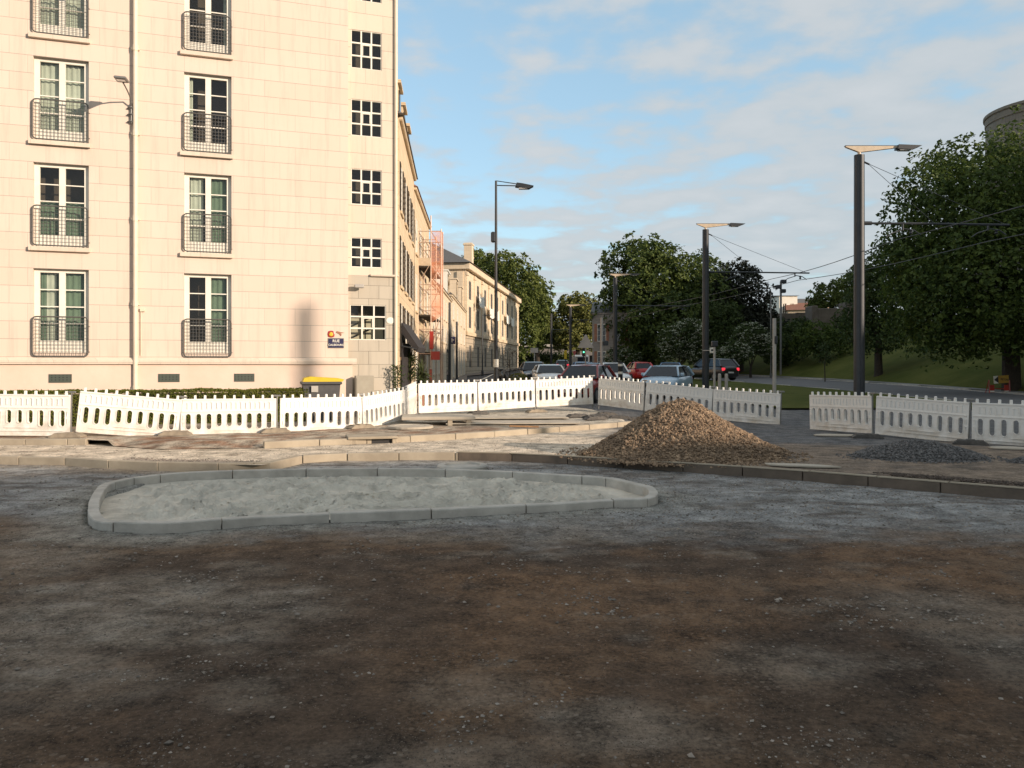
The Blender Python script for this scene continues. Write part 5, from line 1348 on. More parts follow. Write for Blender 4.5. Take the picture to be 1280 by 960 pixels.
# traffic signs seen from the back etc.
Y = 37; t = empty('warning_sign', (PX(732, Y), Y, rise(Y)), 0, 'triangular sign seen from behind on a thin grey post', 'sign'); h = PZ(419, Y)-rise(Y)
m = MB(); m.tube([(0, 0, 0), (0, 0, h)], .03, 7); m.build('post', MT['pale_metal'], t)
m = MB(); s_ = .36; m.prism([(-s_-.02, h-.60), (s_+.02, h-.60), (s_+.0, h-.55), (.03, h+.03), (-.03, h+.03), (-s_, h-.55)], 'y', -.05, -.03); recalc(m.build('plate', MT['pale_metal'], t))
Y = 62; t = empty('direction_sign', (PX(668, Y), Y, rise(Y)), 0, 'blank grey back of a rectangular sign on a post above the dark car', 'sign'); h = PZ(435, Y)-rise(Y)
m = MB(); m.tube([(0, 0, 0), (0, 0, h-.1)], .045, 7); m.build('post', MT['pale_metal'], t); m = MB(); m.rbox(-.30, .30, -.08, -.05, h-.38, h, .01); m.build('plate', MT['pale_metal'], t)
Y = 88; t = empty('notice_board', (PX(718, Y), Y, rise(Y)), 0, 'square pale board with a red and white sign above it at the street end', 'sign')
m = MB(); m.rbox(-.35, .35, -.03, .03, PZ(455, Y)-rise(Y), PZ(447, Y)-rise(Y), .02); m.build('board', MT['pale_metal'], t); m = MB(); m.tube([(0, .05, 0), (0, .05, PZ(440, Y)-rise(Y))], .05, 6); m.build('post', MT['grey_metal'], t)
m = MB(); m.prism([(-.25, PZ(439, Y)-rise(Y)), (.25, PZ(439, Y)-rise(Y)), (0, PZ(445, Y)-rise(Y))], 'y', -.04, 0); recalc(m.build('sign_plate', MT['red_paint'], t))
gl = bpy.data.materials.new('signal_green'); gl.use_nodes = True; gl.node_tree.nodes['Principled BSDF'].inputs['Emission Color'].default_value = (.1, 1, .5, 1); gl.node_tree.nodes['Principled BSDF'].inputs['Emission Strength'].default_value = 1.2
Y = 84; t = empty('traffic_light', (PX(729.5, Y), Y, rise(Y)), 0, 'traffic light showing green at the street end', 'traffic light'); h = PZ(439, Y)-rise(Y)
m = MB(); m.tube([(0, 0, 0), (0, 0, h)], .05, 6); m.build('post', MT['dark_metal'], t); m = MB(); m.rbox(-.16, .16, -.15, .12, h-.55, h+.45, .04); hd_ = m.build('head', MT['black'], t)
m = MB(); m.lathe([(.09, 0), (.02, .03)], 10); g_ = m.build('green_light', gl, hd_); g_.rotation_euler = (PI/2, 0, 0); g_.location = (0, -.152, h-.1)
Y = 90; t = empty('signal_box', (PX(707, Y), Y, rise(Y)), 0, 'small yellow signal housing on a post at the far end of the street', 'signal'); h = PZ(439, Y)-rise(Y)
m = MB(); m.tube([(0, 0, 0), (0, 0, h)], .06, 6); m.build('post', MT['dark_metal'], t); m = MB(); m.rbox(-.14, .14, -.1, .1, h-.9, h+.1, .03); m.build('housing', MT['yellow_plastic'], t)
Y = 40; t = empty('marker_post', (PX(775.5, Y), Y, rise(Y)), 0, 'black traffic marker post with white bands beside the red car', 'post'); h = PZ(452, Y)-rise(Y)
m = MB(); m.tube([(0, 0, 0), (0, 0, h*.96), (0, 0, h)], [.12, .12, .09], 10); m.build('post', MT['black'], t)
for z in (.35, .62, .86): m = MB(); m.tube([(0, 0, h*z), (0, 0, h*z+.12)], .124, 10); m.build('white_band', MT['white_paint'], t)
Y = 41; t = empty('detour_sign', (PX(1249, Y), Y, hillz(PX(1249, Y), Y)-.15), -.05, 'yellow pedestrian diversion sign on a red and white stand by the tree trunk', 'sign')
m = MB()
for xx in (-.52, .52): m.tube([(xx, -.05, 0), (xx, .0, .75)], .025, 6); m.tube([(xx, .35, 0), (xx, .02, .75)], .02, 6)
m.tube([(-.52, -.02, .3), (.52, -.02, .3)], .02, 6); m.build('stand', MT['red_paint'], t)
M = Matrix.Rotation(-.07, 4, 'Y')
m = MB(); m.rbox(-.28, .50, -.09, -.065, .58, .98, .01, M=M); pl = m.build('sign_panel', MT['sign_yellow'], t)
m = MB(); m.box(-.279, -.05, -.096, -.0905, .585, .975, M=M); m.build('arrow_field', MT['white_paint'], pl)
m = MB(); m.add([M@Vector(p) for p in ((-.26, -.099, .78), (-.04, -.099, .60), (-.04, -.099, .96))], [(0, 1, 2)]); m.build('arrow', MT['black'], pl)
tx = text_mesh('PIETONS', .125, 'lettering', MT['black'], pl, (.225, -.095, .775), (PI/2, 0.07, 0), .003); tx.scale = (.85, 1.15, 1)
for xx in (-.40, .33): m = MB(); m.rbox(xx-.12, xx+.12, -.08, -.055, .10, .50, .01); b2 = m.build('base_board', MT['red_paint'], t); m = MB(); m.box(xx-.11, xx+.11, -.086, -.0805, .12, .2); m.build('white_stripe', MT['white_paint'], b2)
# scaffolding
t = empty('scaffolding', (-4.28, 35.2, pavz(-4, 35)), 0, 'tall scaffold with plank decks and a red netted bay on the left street', 'scaffold')
SH = 7.55; XS = (.06, .64, 1.10); 
m = MB()
for x in XS:
    for y in ((0, 2.4, 4.8) if x < 1 else (0, .8)):
        hh = SH+.55 if x == XS[1] and y == 0 else (SH if x != XS[2] else SH-.05); m.tube([(x, y, 0), (x, y, hh)], .028, 6)
for z in (1.9, 3.0, 4.0, 5.0, 6.0, 6.9, 7.4):
    for y in (0, 2.4, 4.8): m.tube([(XS[0]-.08, y, z), (XS[2] if z > 1.95 and y == 0 else XS[1], y, z)], .022, 6)
    for x in XS: m.tube([(x, 0, z), (x, 4.8 if x < 1 else .8, z)], .022, 6)
for z0, z1 in ((1.9, 3.0), (4.0, 5.0), (5.0, 6.0)): m.tube([(XS[0], 0, z0), (XS[1], 0, z1)], .016, 5); m.tube([(XS[1], 0, z0), (XS[2], 0, z1)], .016, 5)
m.tube([(XS[2]-.1, -.02, 3.4), (XS[1]+.0, -.02, 2.0)], .022, 5)
m.build('scaffold_tubes', pmat('scaffold_tube', (.50, .36, .27), (.4, .29, .22), 5, .5, metal=.2), t)
for z in (1.88, 3.55, 5.75): m = MB(); m.box(XS[0], XS[1], 0, 4.8, z+.03, z+.10); m.build('deck', MT['bark'], t)
m = MB(); m.box(XS[0], XS[1], -.03, -.005, 5.86, 6.2); m.build('toe_board', MT['wood_arm'], t)
nm, ntn, bb = newmat('red_net'); bb.inputs['Base Color'].default_value = (.72, .30, .17, 1); bb.inputs['Roughness'].default_value = .9
tcn = N(ntn, 'ShaderNodeTexCoord'); tpn = N(ntn, 'ShaderNodeBsdfTransparent'); mxn = N(ntn, 'ShaderNodeMixShader'); non = N(ntn, 'ShaderNodeTexNoise', Scale=1.4, Detail=4)
ntn.links.new(tcn.outputs['Object'], non.inputs['Vector']); mrn = N(ntn, 'ShaderNodeMapRange'); ntn.links.new(non.outputs['Fac'], mrn.inputs['Value']); mrn.inputs['To Min'].default_value = .1; mrn.inputs['To Max'].default_value = .75; mrn.inputs['From Min'].default_value = .3; mrn.inputs['From Max'].default_value = .7
ntn.links.new(mrn.outputs['Result'], mxn.inputs[0]); ntn.links.new(tpn.outputs[0], mxn.inputs[1]); ntn.links.new(bb.outputs[0], mxn.inputs[2]); ntn.links.new(mxn.outputs[0], ntn.nodes['Material Output'].inputs['Surface'])
m = MB(); m.quad((XS[1]+.03, -.03, 3.3), (XS[2], -.03, 3.6), (XS[2], -.03, 7.4), (XS[1]+.03, -.03, 7.4)); m.quad((XS[2]+.02, -.03, 3.6), (XS[2]+.02, .8, 3.6), (XS[2]+.02, .8, 7.4), (XS[2]+.02, -.03, 7.4)); m.quad((XS[1]+.03, .0, 5.5), (XS[2], .0, 5.6), (XS[2], .0, 6.1), (XS[1]+.03, .0, 6.0)); m.build('netting', nm, t)
m = MB(); m.box(XS[1]-.05, XS[1]+.12, -.08, 0, 2.1, 2.9); m.build('warning_strip', MT['red_paint'], t)
m = MB(); m.rbox(.66, 1.05, -.12, -.06, 1.62, 2.0, .01); m.build('site_sign', MT['red_paint'], t)
m = MB(); m.box(XS[1]-.06, XS[1]+.05, -.06, 0, 0, 1.2); m.build('base_wrap', MT['red_paint'], t)
# cafe awning, planters, yucca
t = empty('cafe_awning', (-3.52, 26.0, 2.05), math.atan2(9, -.62)-PI, 'dark folded cafe awning on the house behind the corner block', 'awning')
m = MB(); m.prism([(0, .62), (0, .95), (.55, .15), (.5, .0), (.42, .05)], 'y', -.9, .9); recalc(m.build('cloth', MT['awning'], t)); t.rotation_euler = (0, 0, -.02)
m = MB(); m.tube([(0, -.95, .2), (.5, -.95, .1)], .02, 5); m.tube([(0, .95, .2), (.5, .95, .1)], .02, 5); m.build('arms', MT['dark_metal'], t)
m = MB(); m.box(.0, .03, -.9, .9, -1.3, .3); m.build('shopfront', MT['awning'], t)
def yucca(px, Y, zb, h, n, ln, label):
    t = empty('yucca', (PX(px, Y), Y, zb), 0, label, 'plant', 'spiky plants before the cafe')
    m = MB(); m.lathe([(.22, 0), (.28, .5), (.26, .52)], 10); m.build('pot', MT['brick_pot'], t)
    m = MB(); m.tube([(0, 0, .5), (.02, .03, h)], [.06, .045], 7); m.build('trunk', MT['bark'], t)
    m = MB()
    for i in range(n):
        d = rdir(); d.z = abs(d.z)*.9-.25; d.normalize(); z = h-random.random()*h*.45
        a = Vector((0, 0, z)); side = d.cross(Vector((0, 0, 1))).normalized()*.022; L_ = ln*random.uniform(.7, 1.1)
        b = a+d*L_*.6+Vector((0, 0, .05)); c = a+d*L_+Vector((0, 0, -.12*L_))
        m.add([a-side, a+side, b+side, b-side, c], [(0, 1, 2, 3), (3, 2, 4)])
    m.build('leaves', MT['yucca'], t)
yucca(512, 26.5, .15, 1.75, 230, .62, 'tall spiky green plant at the edge of the grey corner wall')
yucca(527, 28.5, .18, 1.2, 240, .6, 'lower spiky plant right of the tall one, by the scaffold foot')
t = empty('climbing_plant', (PX(497, 24.0)+.02, 23.85, .1), 0, 'thin green climber at the foot of the grey corner wall edge', 'plant')
m = MB()
for i in range(420):
    z = random.random()**.8*1.55; leaf(m, Vector((random.gauss(0, .06+.03*z), random.gauss(0, .05), z)), rdir()+Vector((0, -1, 0)), random.uniform(.04, .09))
m.build('foliage', MT['leaf_dark'], t)
m = MB(); m.tube([(0, 0, 0), (.02, 0, .6), (-.02, 0, 1.5)], .012, 5); m.build('stem', MT['bark'], t)
t = empty('planter', (PX(648, 36), 36, rise(36)), 0, 'planter with a yellow green bush left of the grey parked car', 'planter')
m = MB(); m.rbox(-.5, .5, -.4, .4, 0, .55, .04); m.build('tub', MT['bark'], t); m = MB()
for i in range(900):
    d = rdir(); p = Vector((d.x*.5, d.y*.4, .78+d.z*.36))*1; leaf(m, p, d+rdir()*.7, random.uniform(.05, .12))
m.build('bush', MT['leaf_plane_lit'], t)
t = empty('sapling', (PX(637, 37), 37, rise(37)), 0, 'thin bare twiggy sapling beside the slim lamp', 'sapling')
m = MB(); m.tube([(0, 0, 0), (.02, 0, 1), (0, 0, 2.1)], [.03, .02, .01], 5)
for i in range(26):
    z = random.uniform(.6, 2.0); d = rdir(); d.z = abs(d.z); m.tube([(0, 0, z), (d.x*.3, d.y*.3, z+d.z*.35), (d.x*.5, d.y*.5, z+d.z*.4+.1)], [.01, .006, .003], 4)
m.build('branches', MT['bark'], t); m = MB()
for i in range(260):
    d = rdir(); leaf(m, Vector((d.x*.5, d.y*.5, 1.5+d.z*.8))*1, rdir(), .07)
m.build('leaves', pmat('dry_leaf', (.12, .085, .05), (.08, .06, .035), 5, .9), t)

# ------------------------------------------------------------------ trees
def tree(label, loc, trunk, blobs, n, size, mat, cat='tree', name='tree', group=None, clump=.75, per=16, droop=0, fill=.5):
    t = empty(name, loc, 0, label, cat, group)
    m = MB(); h, r = trunk
    if h > 0:
        m.tube([(0, 0, -.4), (.02, .0, .1), (0, .03, h*.5), (.06, 0, h)], [r*1.35, r*1.05, r*.9, r*.7], 10)
        for b in blobs[:9]:
            c = Vector(b[:3]); s0 = Vector((.04, 0, h*random.uniform(.75, 1)))
            mid = s0.lerp(c, .5)+Vector((random.uniform(-.3, .3), random.uniform(-.3, .3), .3))
            m.tube([s0, mid, c], [r*.5, r*.3, r*.08], 6)
        m.build('trunk', MT['bark'], t)
    m = MB(); wts = [b[3]*b[5]+b[3]*b[4] for b in blobs]; tot = sum(wts)
    nc = max(1, n//per)
    for i in range(nc):
        u = random.random()*tot; k = 0
        while u > wts[k]: u -= wts[k]; k += 1
        bx, by, bz, rx, ry, rz = blobs[k]
        d = rdir(); q = (1-fill*random.random()**1.7)
        q *= 1+.17*fbm(bx+d.x*2.2, by+d.y*2.2, bz+d.z*2.2, 3)
        spray = random.random() < .13
        if spray: q = random.uniform(1.05, 1.24)
        c = Vector((bx+d.x*rx*q, by+d.y*ry*q, bz+d.z*rz*q))
        cs = clump*(random.uniform(.35, .6) if spray else random.uniform(.6, 1.3)); axis_ = (d+rdir()*.6+Vector((0, 0, .5))).normalized()
        for j in range(per):
            e = rdir()*cs*random.random()**.45; e = e-axis_*e.dot(axis_)*.55
            p = c+e; p.z -= droop*e.length**2
            leaf(m, p, axis_+rdir()*.8, size*random.uniform(.6, 1.3), .6)
    m.build('crown', mat, t)
    return t
x0, y0 = PX(1264, 42), 42; zb = hillz(x0, y0)
def B(px, py, Y, rx, ry, rz, lx, ly, lz): return (PX(px, Y)-lx, Y-ly, PZ(py, Y)-lz, rx, ry, rz)
blobs = [B(1270, 230, 42, 4.2, 4.2, 3.2, x0, y0, zb), B(1200, 265, 41, 3.2, 3.4, 2.6, x0, y0, zb), B(1160, 240, 42, 1.9, 2.2, 1.9, x0, y0, zb), B(1165, 330, 41, 2.3, 2.6, 2.4, x0, y0, zb), B(1210, 350, 39, 3.0, 2.6, 2.8, x0, y0, zb), B(1250, 340, 38, 3.2, 2.2, 3.0, x0, y0, zb), B(1145, 385, 43, 1.6, 2.5, 1.9, x0, y0, zb), B(1180, 415, 40.5, 2.0, 2.0, 1.4, x0, y0, zb), B(1300, 330, 40, 4, 3, 4, x0, y0, zb), B(1215, 205, 43, 2.2, 2.2, 1.5, x0, y0, zb), B(1330, 250, 43, 5, 5, 4, x0, y0, zb), B(1222, 418, 40, 1.8, 1.6, 1.1, x0, y0, zb), B(1300, 400, 39, 2.4, 1.6, 1.6, x0, y0, zb), B(1150, 300, 42, 2.0, 2.4, 2.2, x0, y0, zb), B(1190, 390, 42, 2.6, 2.2, 1.8, x0, y0, zb), B(1135, 345, 43, 1.5, 2, 1.8, x0, y0, zb)]
tree('huge spreading dark green tree with drooping branches at the right photo edge', (x0, y0, zb), (5.5, .45), blobs, 46000, .26, MT['leaf_beech'], clump=.85, droop=.22, name='broadleaf_tree', fill=.55)
def simple_tree(label, px, Y, base_z, shape, n, size, mat, trunk=(3, .3), group=None, name='broadleaf_tree', cat='tree', clump=.9, fill=.5):
    x = PX(px, Y); bl = [(PX(a, Y+dy)-x, dy, PZ(b, Y+dy)-base_z, c, c*.95, d) for (a, b, dy, c, d) in shape]
    return tree(label, (x, Y, base_z), trunk, bl, n, size, mat, cat, name, group, clump, fill=fill)
simple_tree('dark tree between the big right tree and the ruined wall', 1098, 60, hillz(PX(1098, 60), 60), [(1100, 352, 0, 2.3, 2.2), (1085, 385, 1, 1.8, 2.2), (1120, 375, 0, 2.2, 2.8), (1098, 415, 0, 2.4, 1.6), (1130, 330, 0, 2.0, 1.8)], 9000, .3, MT['leaf_dark'])
simple_tree('round lit crowned tree on the hilltop above the ruined wall', 1040, 96, 6.8, [(1038, 372, 0, 2.3, 1.8), (1062, 366, 0, 2.4, 2.3), (1080, 355, 2, 2.6, 2.6), (1024, 380, 0, 1.3, 1.0)], 5500, .42, MT['leaf_plane'])
simple_tree('great domed chestnut tree right of the street end', 812, 82, rise(82), [(800, 340, 0, 4.2, 3.4), (790, 385, -1, 3.4, 3.6), (835, 355, 0, 4.0, 3.6), (792, 410, 0, 1.9, 3.0), (830, 405, -2, 5.0, 3.6), (870, 390, 0, 4.2, 4.4), (803, 318, 0, 2.6, 1.7), (779, 368, 0, 1.8, 2.6), (800, 432, 0, 3.0, 2.0)], 26000, .42, MT['leaf_chestnut'], (5, .5), clump=1.0)
simple_tree('second dome of chestnut foliage behind the second tram pole', 872, 88, rise(88), [(872, 345, 0, 2.8, 2.6), (893, 362, 0, 2.6, 3.0), (880, 400, 0, 4.5, 4.5)], 9000, .42, MT['leaf_dark'], (5, .4), clump=1.0)
simple_tree('nearly black purple leaved tree right of the second tram pole', 925, 84, rise(84)+.6, [(921, 352, 0, 2.4, 2.2), (935, 375, 0, 2.6, 2.6), (905, 380, 0, 3.0, 3.2), (930, 410, 0, 3.2, 2.6), (945, 395, 0, 1.9, 2.0)], 11000, .36, MT['leaf_purple'], (4, .35))
simple_tree('feathery grey green tree in front of the purple one', 905, 78, rise(78)+.4, [(905, 410, 0, 2.2, 2.8), (895, 435, 0, 1.8, 1.5)], 3500, .3, MT['leaf_dark'], (2, .2))
SHG = 'shrubs along the foot of the grass hill'
def blossom_tree(label, px, Y, shape, n):
    x = PX(px, Y); z = hillz(x, Y) if x > ip(roadR, Y) else rise(Y)
    bl = [(PX(a, Y)-x, 0, PZ(b, Y)-z, c, c*.8, d) for (a, b, c, d) in shape]
    t = tree(label, (x, Y, z), (1.2, .12), bl, n, .26, MT['leaf_dark'], 'shrub', 'flowering_shrub', 'white blossoming shrubs', .5)
    m = MB()
    for i in range(n//13):
        bx, by, bz, rx, ry, rz = random.choice(bl); d = rdir(); d.y = -abs(d.y)
        c = Vector((bx+d.x*rx*1.02, by+d.y*ry*1.05, bz+d.z*rz*1.02))
        for j in range(5): leaf(m, c+Vector((random.gauss(0, .13), random.gauss(0, .08), random.gauss(0, .035))), Vector((0, -.5, 1))+rdir()*.5, random.uniform(.08, .17), .8)
    m.build('blossom', MT['blossom'], t); return t
blossom_tree('largest white blossoming shrub left of the second tram pole', 850, 70, [(850, 425, 1.7, 1.5), (862, 415, 1.4, 1.2), (838, 437, 1.0, 1.2), (868, 438, 1.3, 1.2)], 5200)
blossom_tree('white blossoming shrub right of the pole on the slope, taller one', 938, 72, [(938, 420, 1.6, 1.2), (928, 430, 1.2, 1.0), (948, 432, 1.2, .9)], 3600)
blossom_tree('low white blossoming shrub behind the black car', 912, 70, [(910, 445, 1.2, .8), (925, 440, 1.0, .8)], 2400)
blossom_tree('faint white flowering bush under the chestnut by the small house', 768, 78, [(766, 446, .8, .7), (785, 446, 1.2, .8)], 1400)
for (px, Y, sh, lab, mt) in ((985, 78, [(985, 425, 2.8, 2.0), (970, 435, 1.8, 1.4)], 'dark rounded shrub below the red roofed hill house', 'leaf_dark'), (1025, 74, [(1025, 415, 2.2, 1.4), (1040, 425, 1.8, 1.3), (1010, 425, 1.6, 1.2)], 'mid green spreading bush below the ruined wall stump', 'leaf_beech'), (1060, 80, [(1060, 410, 2.2, 1.8), (1075, 400, 1.7, 1.8)], 'dark bush left of the nearest tram pole', 'leaf_dark'), (955, 95, [(955, 408, 2.8, 2.0), (975, 412, 2.2, 1.6)], 'dark evergreen shrub right of the purple tree', 'leaf_purple'), (1000, 92, [(1000, 408, 2.6, 1.3), (1022, 406, 2.3, 1.2)], 'dark shrub mass at the foot of the old broken wall', 'leaf_dark')):
    x = PX(px, Y); z = hillz(x, Y); bl = [(PX(a, Y)-x, 0, PZ(b, Y)-z, c, c*.9, d) for (a, b, c, d) in sh]
    tree(lab, (x, Y, z-.3), (.8, .1), bl, 3200, .3, MT[mt], 'shrub', 'shrub', SHG, .6)
for (px, Y, hh, lab) in ((1031, 60, 3.0, 'thin staked young tree on the lawn'),):
    x = PX(px, Y); z = hillz(x, Y); tree(lab, (x, Y, z), (2.0, .04), [(0, 0, 2.1, .5, .5, .7)], 500, .16, MT['leaf_dark'], 'tree', 'young_tree')
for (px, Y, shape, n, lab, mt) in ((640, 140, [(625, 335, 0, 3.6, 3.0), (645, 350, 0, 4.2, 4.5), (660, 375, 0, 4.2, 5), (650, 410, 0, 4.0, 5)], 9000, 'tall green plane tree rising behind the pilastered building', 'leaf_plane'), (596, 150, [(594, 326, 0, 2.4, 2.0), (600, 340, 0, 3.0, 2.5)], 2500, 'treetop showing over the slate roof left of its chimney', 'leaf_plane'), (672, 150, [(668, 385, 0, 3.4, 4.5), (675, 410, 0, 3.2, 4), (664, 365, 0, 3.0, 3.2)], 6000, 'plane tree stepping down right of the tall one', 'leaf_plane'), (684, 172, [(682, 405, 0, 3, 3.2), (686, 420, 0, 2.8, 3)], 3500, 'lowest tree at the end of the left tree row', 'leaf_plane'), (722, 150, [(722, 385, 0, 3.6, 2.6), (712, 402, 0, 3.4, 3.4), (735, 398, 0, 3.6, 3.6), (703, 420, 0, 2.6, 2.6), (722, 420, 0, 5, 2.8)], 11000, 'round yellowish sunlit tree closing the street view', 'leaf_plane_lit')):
    simple_tree(lab, px, Y, rise(Y), shape, n, .6, MT[mt], (6, .45), name='plane_tree', clump=1.2, group='plane trees at the street end')

# ------------------------------------------------------------------ cars
CG = 'cars in the street behind the barriers'
def car(label, px, Y, head, paintm, H=1.47, W=1.78, LN=4.2, kind='hatch', lights=False, zb=None):
    """head: yaw of the car's nose, 0 = facing the camera (-Y)"""
    x = PX(px, Y); t = empty('parked_car', (x, Y, rise(Y)+.02 if zb is None else zb), head, label, 'car', CG)
    h2 = LN/2
    # stations from nose (-h2) to tail (+h2): y, half width, bottom, belt height
    suv = kind == 'suv'
    hb = .98 if not suv else 1.05
    S = [(-h2, .62, .38, .56), (-h2+.06, .80, .27, .70), (-h2+.35, .95, .22, .80), (-h2+.9, 1.0, .2, .90), (-h2+1.25, 1.0, .2, hb-.03), (0, 1.0, .2, hb), (h2-.9, 1.0, .2, hb+.03), (h2-.3, .97, .22, hb+.03), (h2-.05, .88, .30, hb-.02), (h2, .72, .42, hb-.2)]
    m = MB(); prof = []
    for (y, wf, zb_, zt) in S:
        w_ = W/2*wf; ring = [(-w_*.86, zb_), (-w_*.98, zb_+.08), (-w_, zb_+.30), (-w_*.985, zt-.14), (-w_*.90, zt-.02), (-w_*.5, zt+.025), (0, zt+.035), (w_*.5, zt+.025), (w_*.90, zt-.02), (w_*.985, zt-.14), (w_, zb_+.30), (w_*.98, zb_+.08), (w_*.86, zb_)]
        for (a, b) in ring: m.v.append((a, y, b))
    n = 13
    for i in range(len(S)-1):
        for k in range(n): m.f.append((i*n+k, i*n+(k+1) % n, (i+1)*n+(k+1) % n, (i+1)*n+k)); m.m.append(0)
    m.f.append(tuple(range(n))); m.f.append(tuple((len(S)-1)*n+n-1-k for k in range(n))); m.m += [0, 0]
    recalc(m.build('body', paintm, t, smooth=True))
    # cabin
    f0, f1 = -h2+1.15, -h2+1.85
    r1, r0 = (h2-.55, h2-.12) if kind in ('hatch', 'suv') else (h2-.35, h2-.08)
    wb, wt = W/2*.93, W/2*.70; zt = H-.05
    low = [(-wb, f0, hb), (wb, f0, hb), (wb, r0, hb+.02), (-wb, r0, hb+.02)]; up = [(-wt, f1, zt), (wt, f1, zt), (wt*.98, r1, zt-.03), (-wt*.98, r1, zt-.03)]
    m = MB(); m.add(low+up, [(0, 1, 5, 4), (1, 2, 6, 5), (2, 3, 7, 6), (3, 0, 4, 7)]); recalc(m.build('windows', MT['dark_glass_car'], t))
    m = MB(); rs = []
    for (yy, zz, sw) in ((f1-.04, zt-.02, 1.0), (f1+.3, zt+.045, 1.02), ((f1+r1)/2, zt+.06, 1.02), (r1-.2, zt+.04, 1.0), (r1+.05, zt-.04, .98)):
        for u in (-1, -.9, -.5, 0, .5, .9, 1): m.v.append((wt*1.03*sw*u, yy, zz-(.05 if abs(u) == 1 else .008 if abs(u) > .8 else 0)))
    for i in range(4):
        for k in range(6): m.f.append((i*7+k, i*7+k+1, (i+1)*7+k+1, (i+1)*7+k)); m.m.append(0)
    m.build('roof', paintm, t, smooth=True)
    L3 = [Vector(p) for p in low]; U3 = [Vector(p) for p in up]
    for a, b, r_ in ((L3[0], U3[0], .045), (L3[1], U3[1], .045), (L3[2], U3[2], .08), (L3[3], U3[3], .08)):
        m = MB(); m.tube([a, b], r_, 6); m.build('pillar', paintm, t)
    for sx in (-1, 1):
        ym = (f1+r1)/2; m = MB(); m.tube([(sx*wb*1.0, ym-.05, hb), (sx*wt*1.0, ym-.05, zt)], .04, 5); m.build('pillar', MT['black'], t)
        m = MB(); m.rbox(sx*W/2*.96-.02 if sx > 0 else sx*W/2*.96-.16, sx*W/2*.96+.16 if sx > 0 else sx*W/2*.96+.02, f0+.28, f0+.42, hb+.0, hb+.15, .03); m.build('mirror', paintm, t)
        m = MB(); m.rbox(sx*W/2*.60-.17, sx*W/2*.60+.17, -h2+.06, -h2+.34, .60, .76, .05); m.build('headlight', MT['lamp_lens'], t)
        m = MB(); m.rbox(sx*W/2*.74-.15, sx*W/2*.74+.13, h2-.13, h2+.0, .74, .97, .03); m.build('tail_light', lit_red if lights else MT['tail_red'], t)
        for yw in (-h2+.82, h2-.8):
            m = MB(); m.tube([(sx*(W/2-.2), yw, .31), (sx*(W/2+.01), yw, .31)], .315, 18); wo = m.build('wheel', MT['tyre'], t)
            m = MB(); m.tube([(sx*(W/2+.0), yw, .31), (sx*(W/2+.022), yw, .31)], .2, 14); m.build('rim', MT['rim'], wo)
    m = MB(); m.rbox(-W*.3, W*.3, -h2-.012, -h2+.1, .50, .63, .03); m.build('grille', MT['black'], t)
    m = MB(); m.rbox(-W*.40, W*.40, -h2+.0, -h2+.15, .26, .40, .04); m.build('bumper_intake', MT['black'], t)
    m = MB(); m.box(-.26, .26, -h2-.022, -h2-.013, .42, .53); m.build('number_plate', MT['plate'], t)
    m = MB(); m.box(-.26, .26, h2+.003, h2+.012, .56, .67); m.build('number_plate', MT['plate'], t)
    return t
MT['dark_glass_car'] = pmat('car_glass', (.010, .014, .02), (.016, .022, .03), 2, .08, spec=.4)
lit_red = bpy.data.materials.new('lit_tail_lamp'); lit_red.use_nodes = True
_b = lit_red.node_tree.nodes['Principled BSDF']; _b.inputs['Base Color'].default_value = (.5, .01, .01, 1); _b.inputs['Emission Color'].default_value = (1, .05, .08, 1); _b.inputs['Emission Strength'].default_value = .5
cw, cg_, cdr, cdb, cr_, clb, cb2, cbk = paint('car_white', (.78, .78, .75)), paint('car_grey', (.07, .075, .08)), paint('car_dark_red', (.24, .02, .015)), paint('car_navy', (.02, .03, .06)), paint('car_red', (.5, .015, .015)), paint('car_light_blue', (.36, .50, .62)), paint('car_blue', (.07, .17, .32)), paint('car_black', (.012, .012, .013))
car('dark grey car facing the viewer right of the planter', 667, 55, .05, cg_, H=1.55)
car('low white car facing the viewer, left of the dark red car', 687, 45, .05, cw, H=1.45)
car('dark red car just behind the barrier with a sunlit side', 731, 33.5, -.38, cdr, H=1.55, LN=4.2)
car('navy blue car behind the dark red car', 746, 51, .0, cdb, H=1.5)
car('grey blue car partly hidden behind the navy one', 729, 62, 0, cb2, H=1.5)
car('small white car facing the viewer right of the pale post', 767, 46, .05, cw, H=1.55, W=1.65, LN=3.6)
car('small bright red car seen from behind under the chestnut', 797, 60, PI+.15, cr_, H=1.5, W=1.6, LN=3.6)
car('light blue estate car facing the viewer right of the striped marker post', 833, 37.5, -.42, clb, H=1.48, LN=4.6, kind='estate')
car('darker blue car just behind the light blue estate', 838, 56, -.2, cb2, H=1.5)
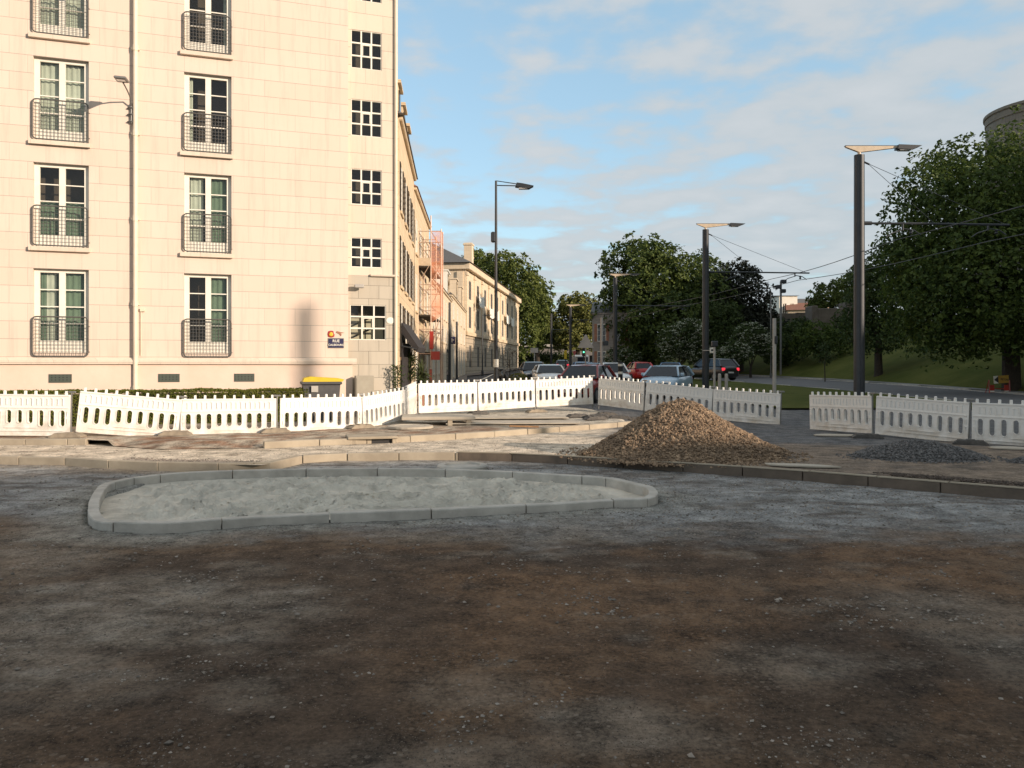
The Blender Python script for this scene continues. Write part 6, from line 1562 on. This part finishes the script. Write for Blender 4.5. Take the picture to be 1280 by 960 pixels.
car('black off road car seen from behind with red tail lights', 889, 61, PI+.45, cbk, H=1.68, W=1.85, LN=4.5, kind='suv', lights=True, zb=rise(61)+.1)
car('distant pale car with a glowing red tail light', 702, 100, PI, cg_, H=1.5, lights=True)
t = empty('parked_van', (PX(727, 108), 108, rise(108)), 0, 'distant white van at the end of the street', 'van', CG)
m = MB(); m.rbox(-1, 1, 0, 4.6, .4, 2.2, .15); m.build('body', cw, t); m = MB(); m.rbox(-.85, .85, -.02, .0, 1.25, 1.9, .05) if False else m.box(-.85, .85, -.03, -.004, 1.25, 1.9); m.build('windscreen', MT['dark_glass_car'], t)
for sx in (-1, 1):
    for yw in (.8, 3.8): m = MB(); m.tube([(sx*.8, yw, .34), (sx*1.01, yw, .34)], .34, 14); m.build('wheel', MT['tyre'], t)
t = empty('motor_scooter', (PX(628, 60), 60, rise(60)+.1), .3, 'small motor scooter parked beyond the slim lamp', 'scooter')
m = MB(); m.tube([(0, -.6, .25), (0, -.25, .35), (0, .3, .35), (0, .7, .75), (0, .9, .6)], [.06, .14, .16, .18, .08], 8); m.tube([(0, -.55, .3), (0, -.35, 1.0)], .05, 6); m.tube([(-.3, -.3, 1.02), (.3, -.3, 1.02)], .02, 6); m.build('body', MT['grey_metal'], t)
m = MB(); m.rbox(-.14, .14, .2, .9, .78, .88, .03); m.build('seat', MT['black'], t)
for y in (-.62, .65): m = MB(); m.tube([(-.05, y, .25), (.05, y, .25)], .25, 14); m.build('wheel', MT['tyre'], t)

# dark shrub bank closing the street floor view
t = empty('shrub', (PX(662, 158), 158, rise(158)), 0, 'dark shrub bank under the plane trees at the street end', 'shrub')
m = MB()
for i in range(2600):
    x = random.uniform(-8, 9); z = abs(random.gauss(0, .5))+random.random()*2.2+.2*fbm(x*.5, 1, 1, 2); leaf(m, Vector((x, random.uniform(-.8, .8), z)), rdir()+Vector((0, -1, .4)), random.uniform(.35, .7))
m.build('foliage', MT['leaf_dark'], t)
m = MB(); m.tube([(0, 0, -.3), (0, 0, 1.4)], .12, 6); m.build('stem', MT['bark'], t)
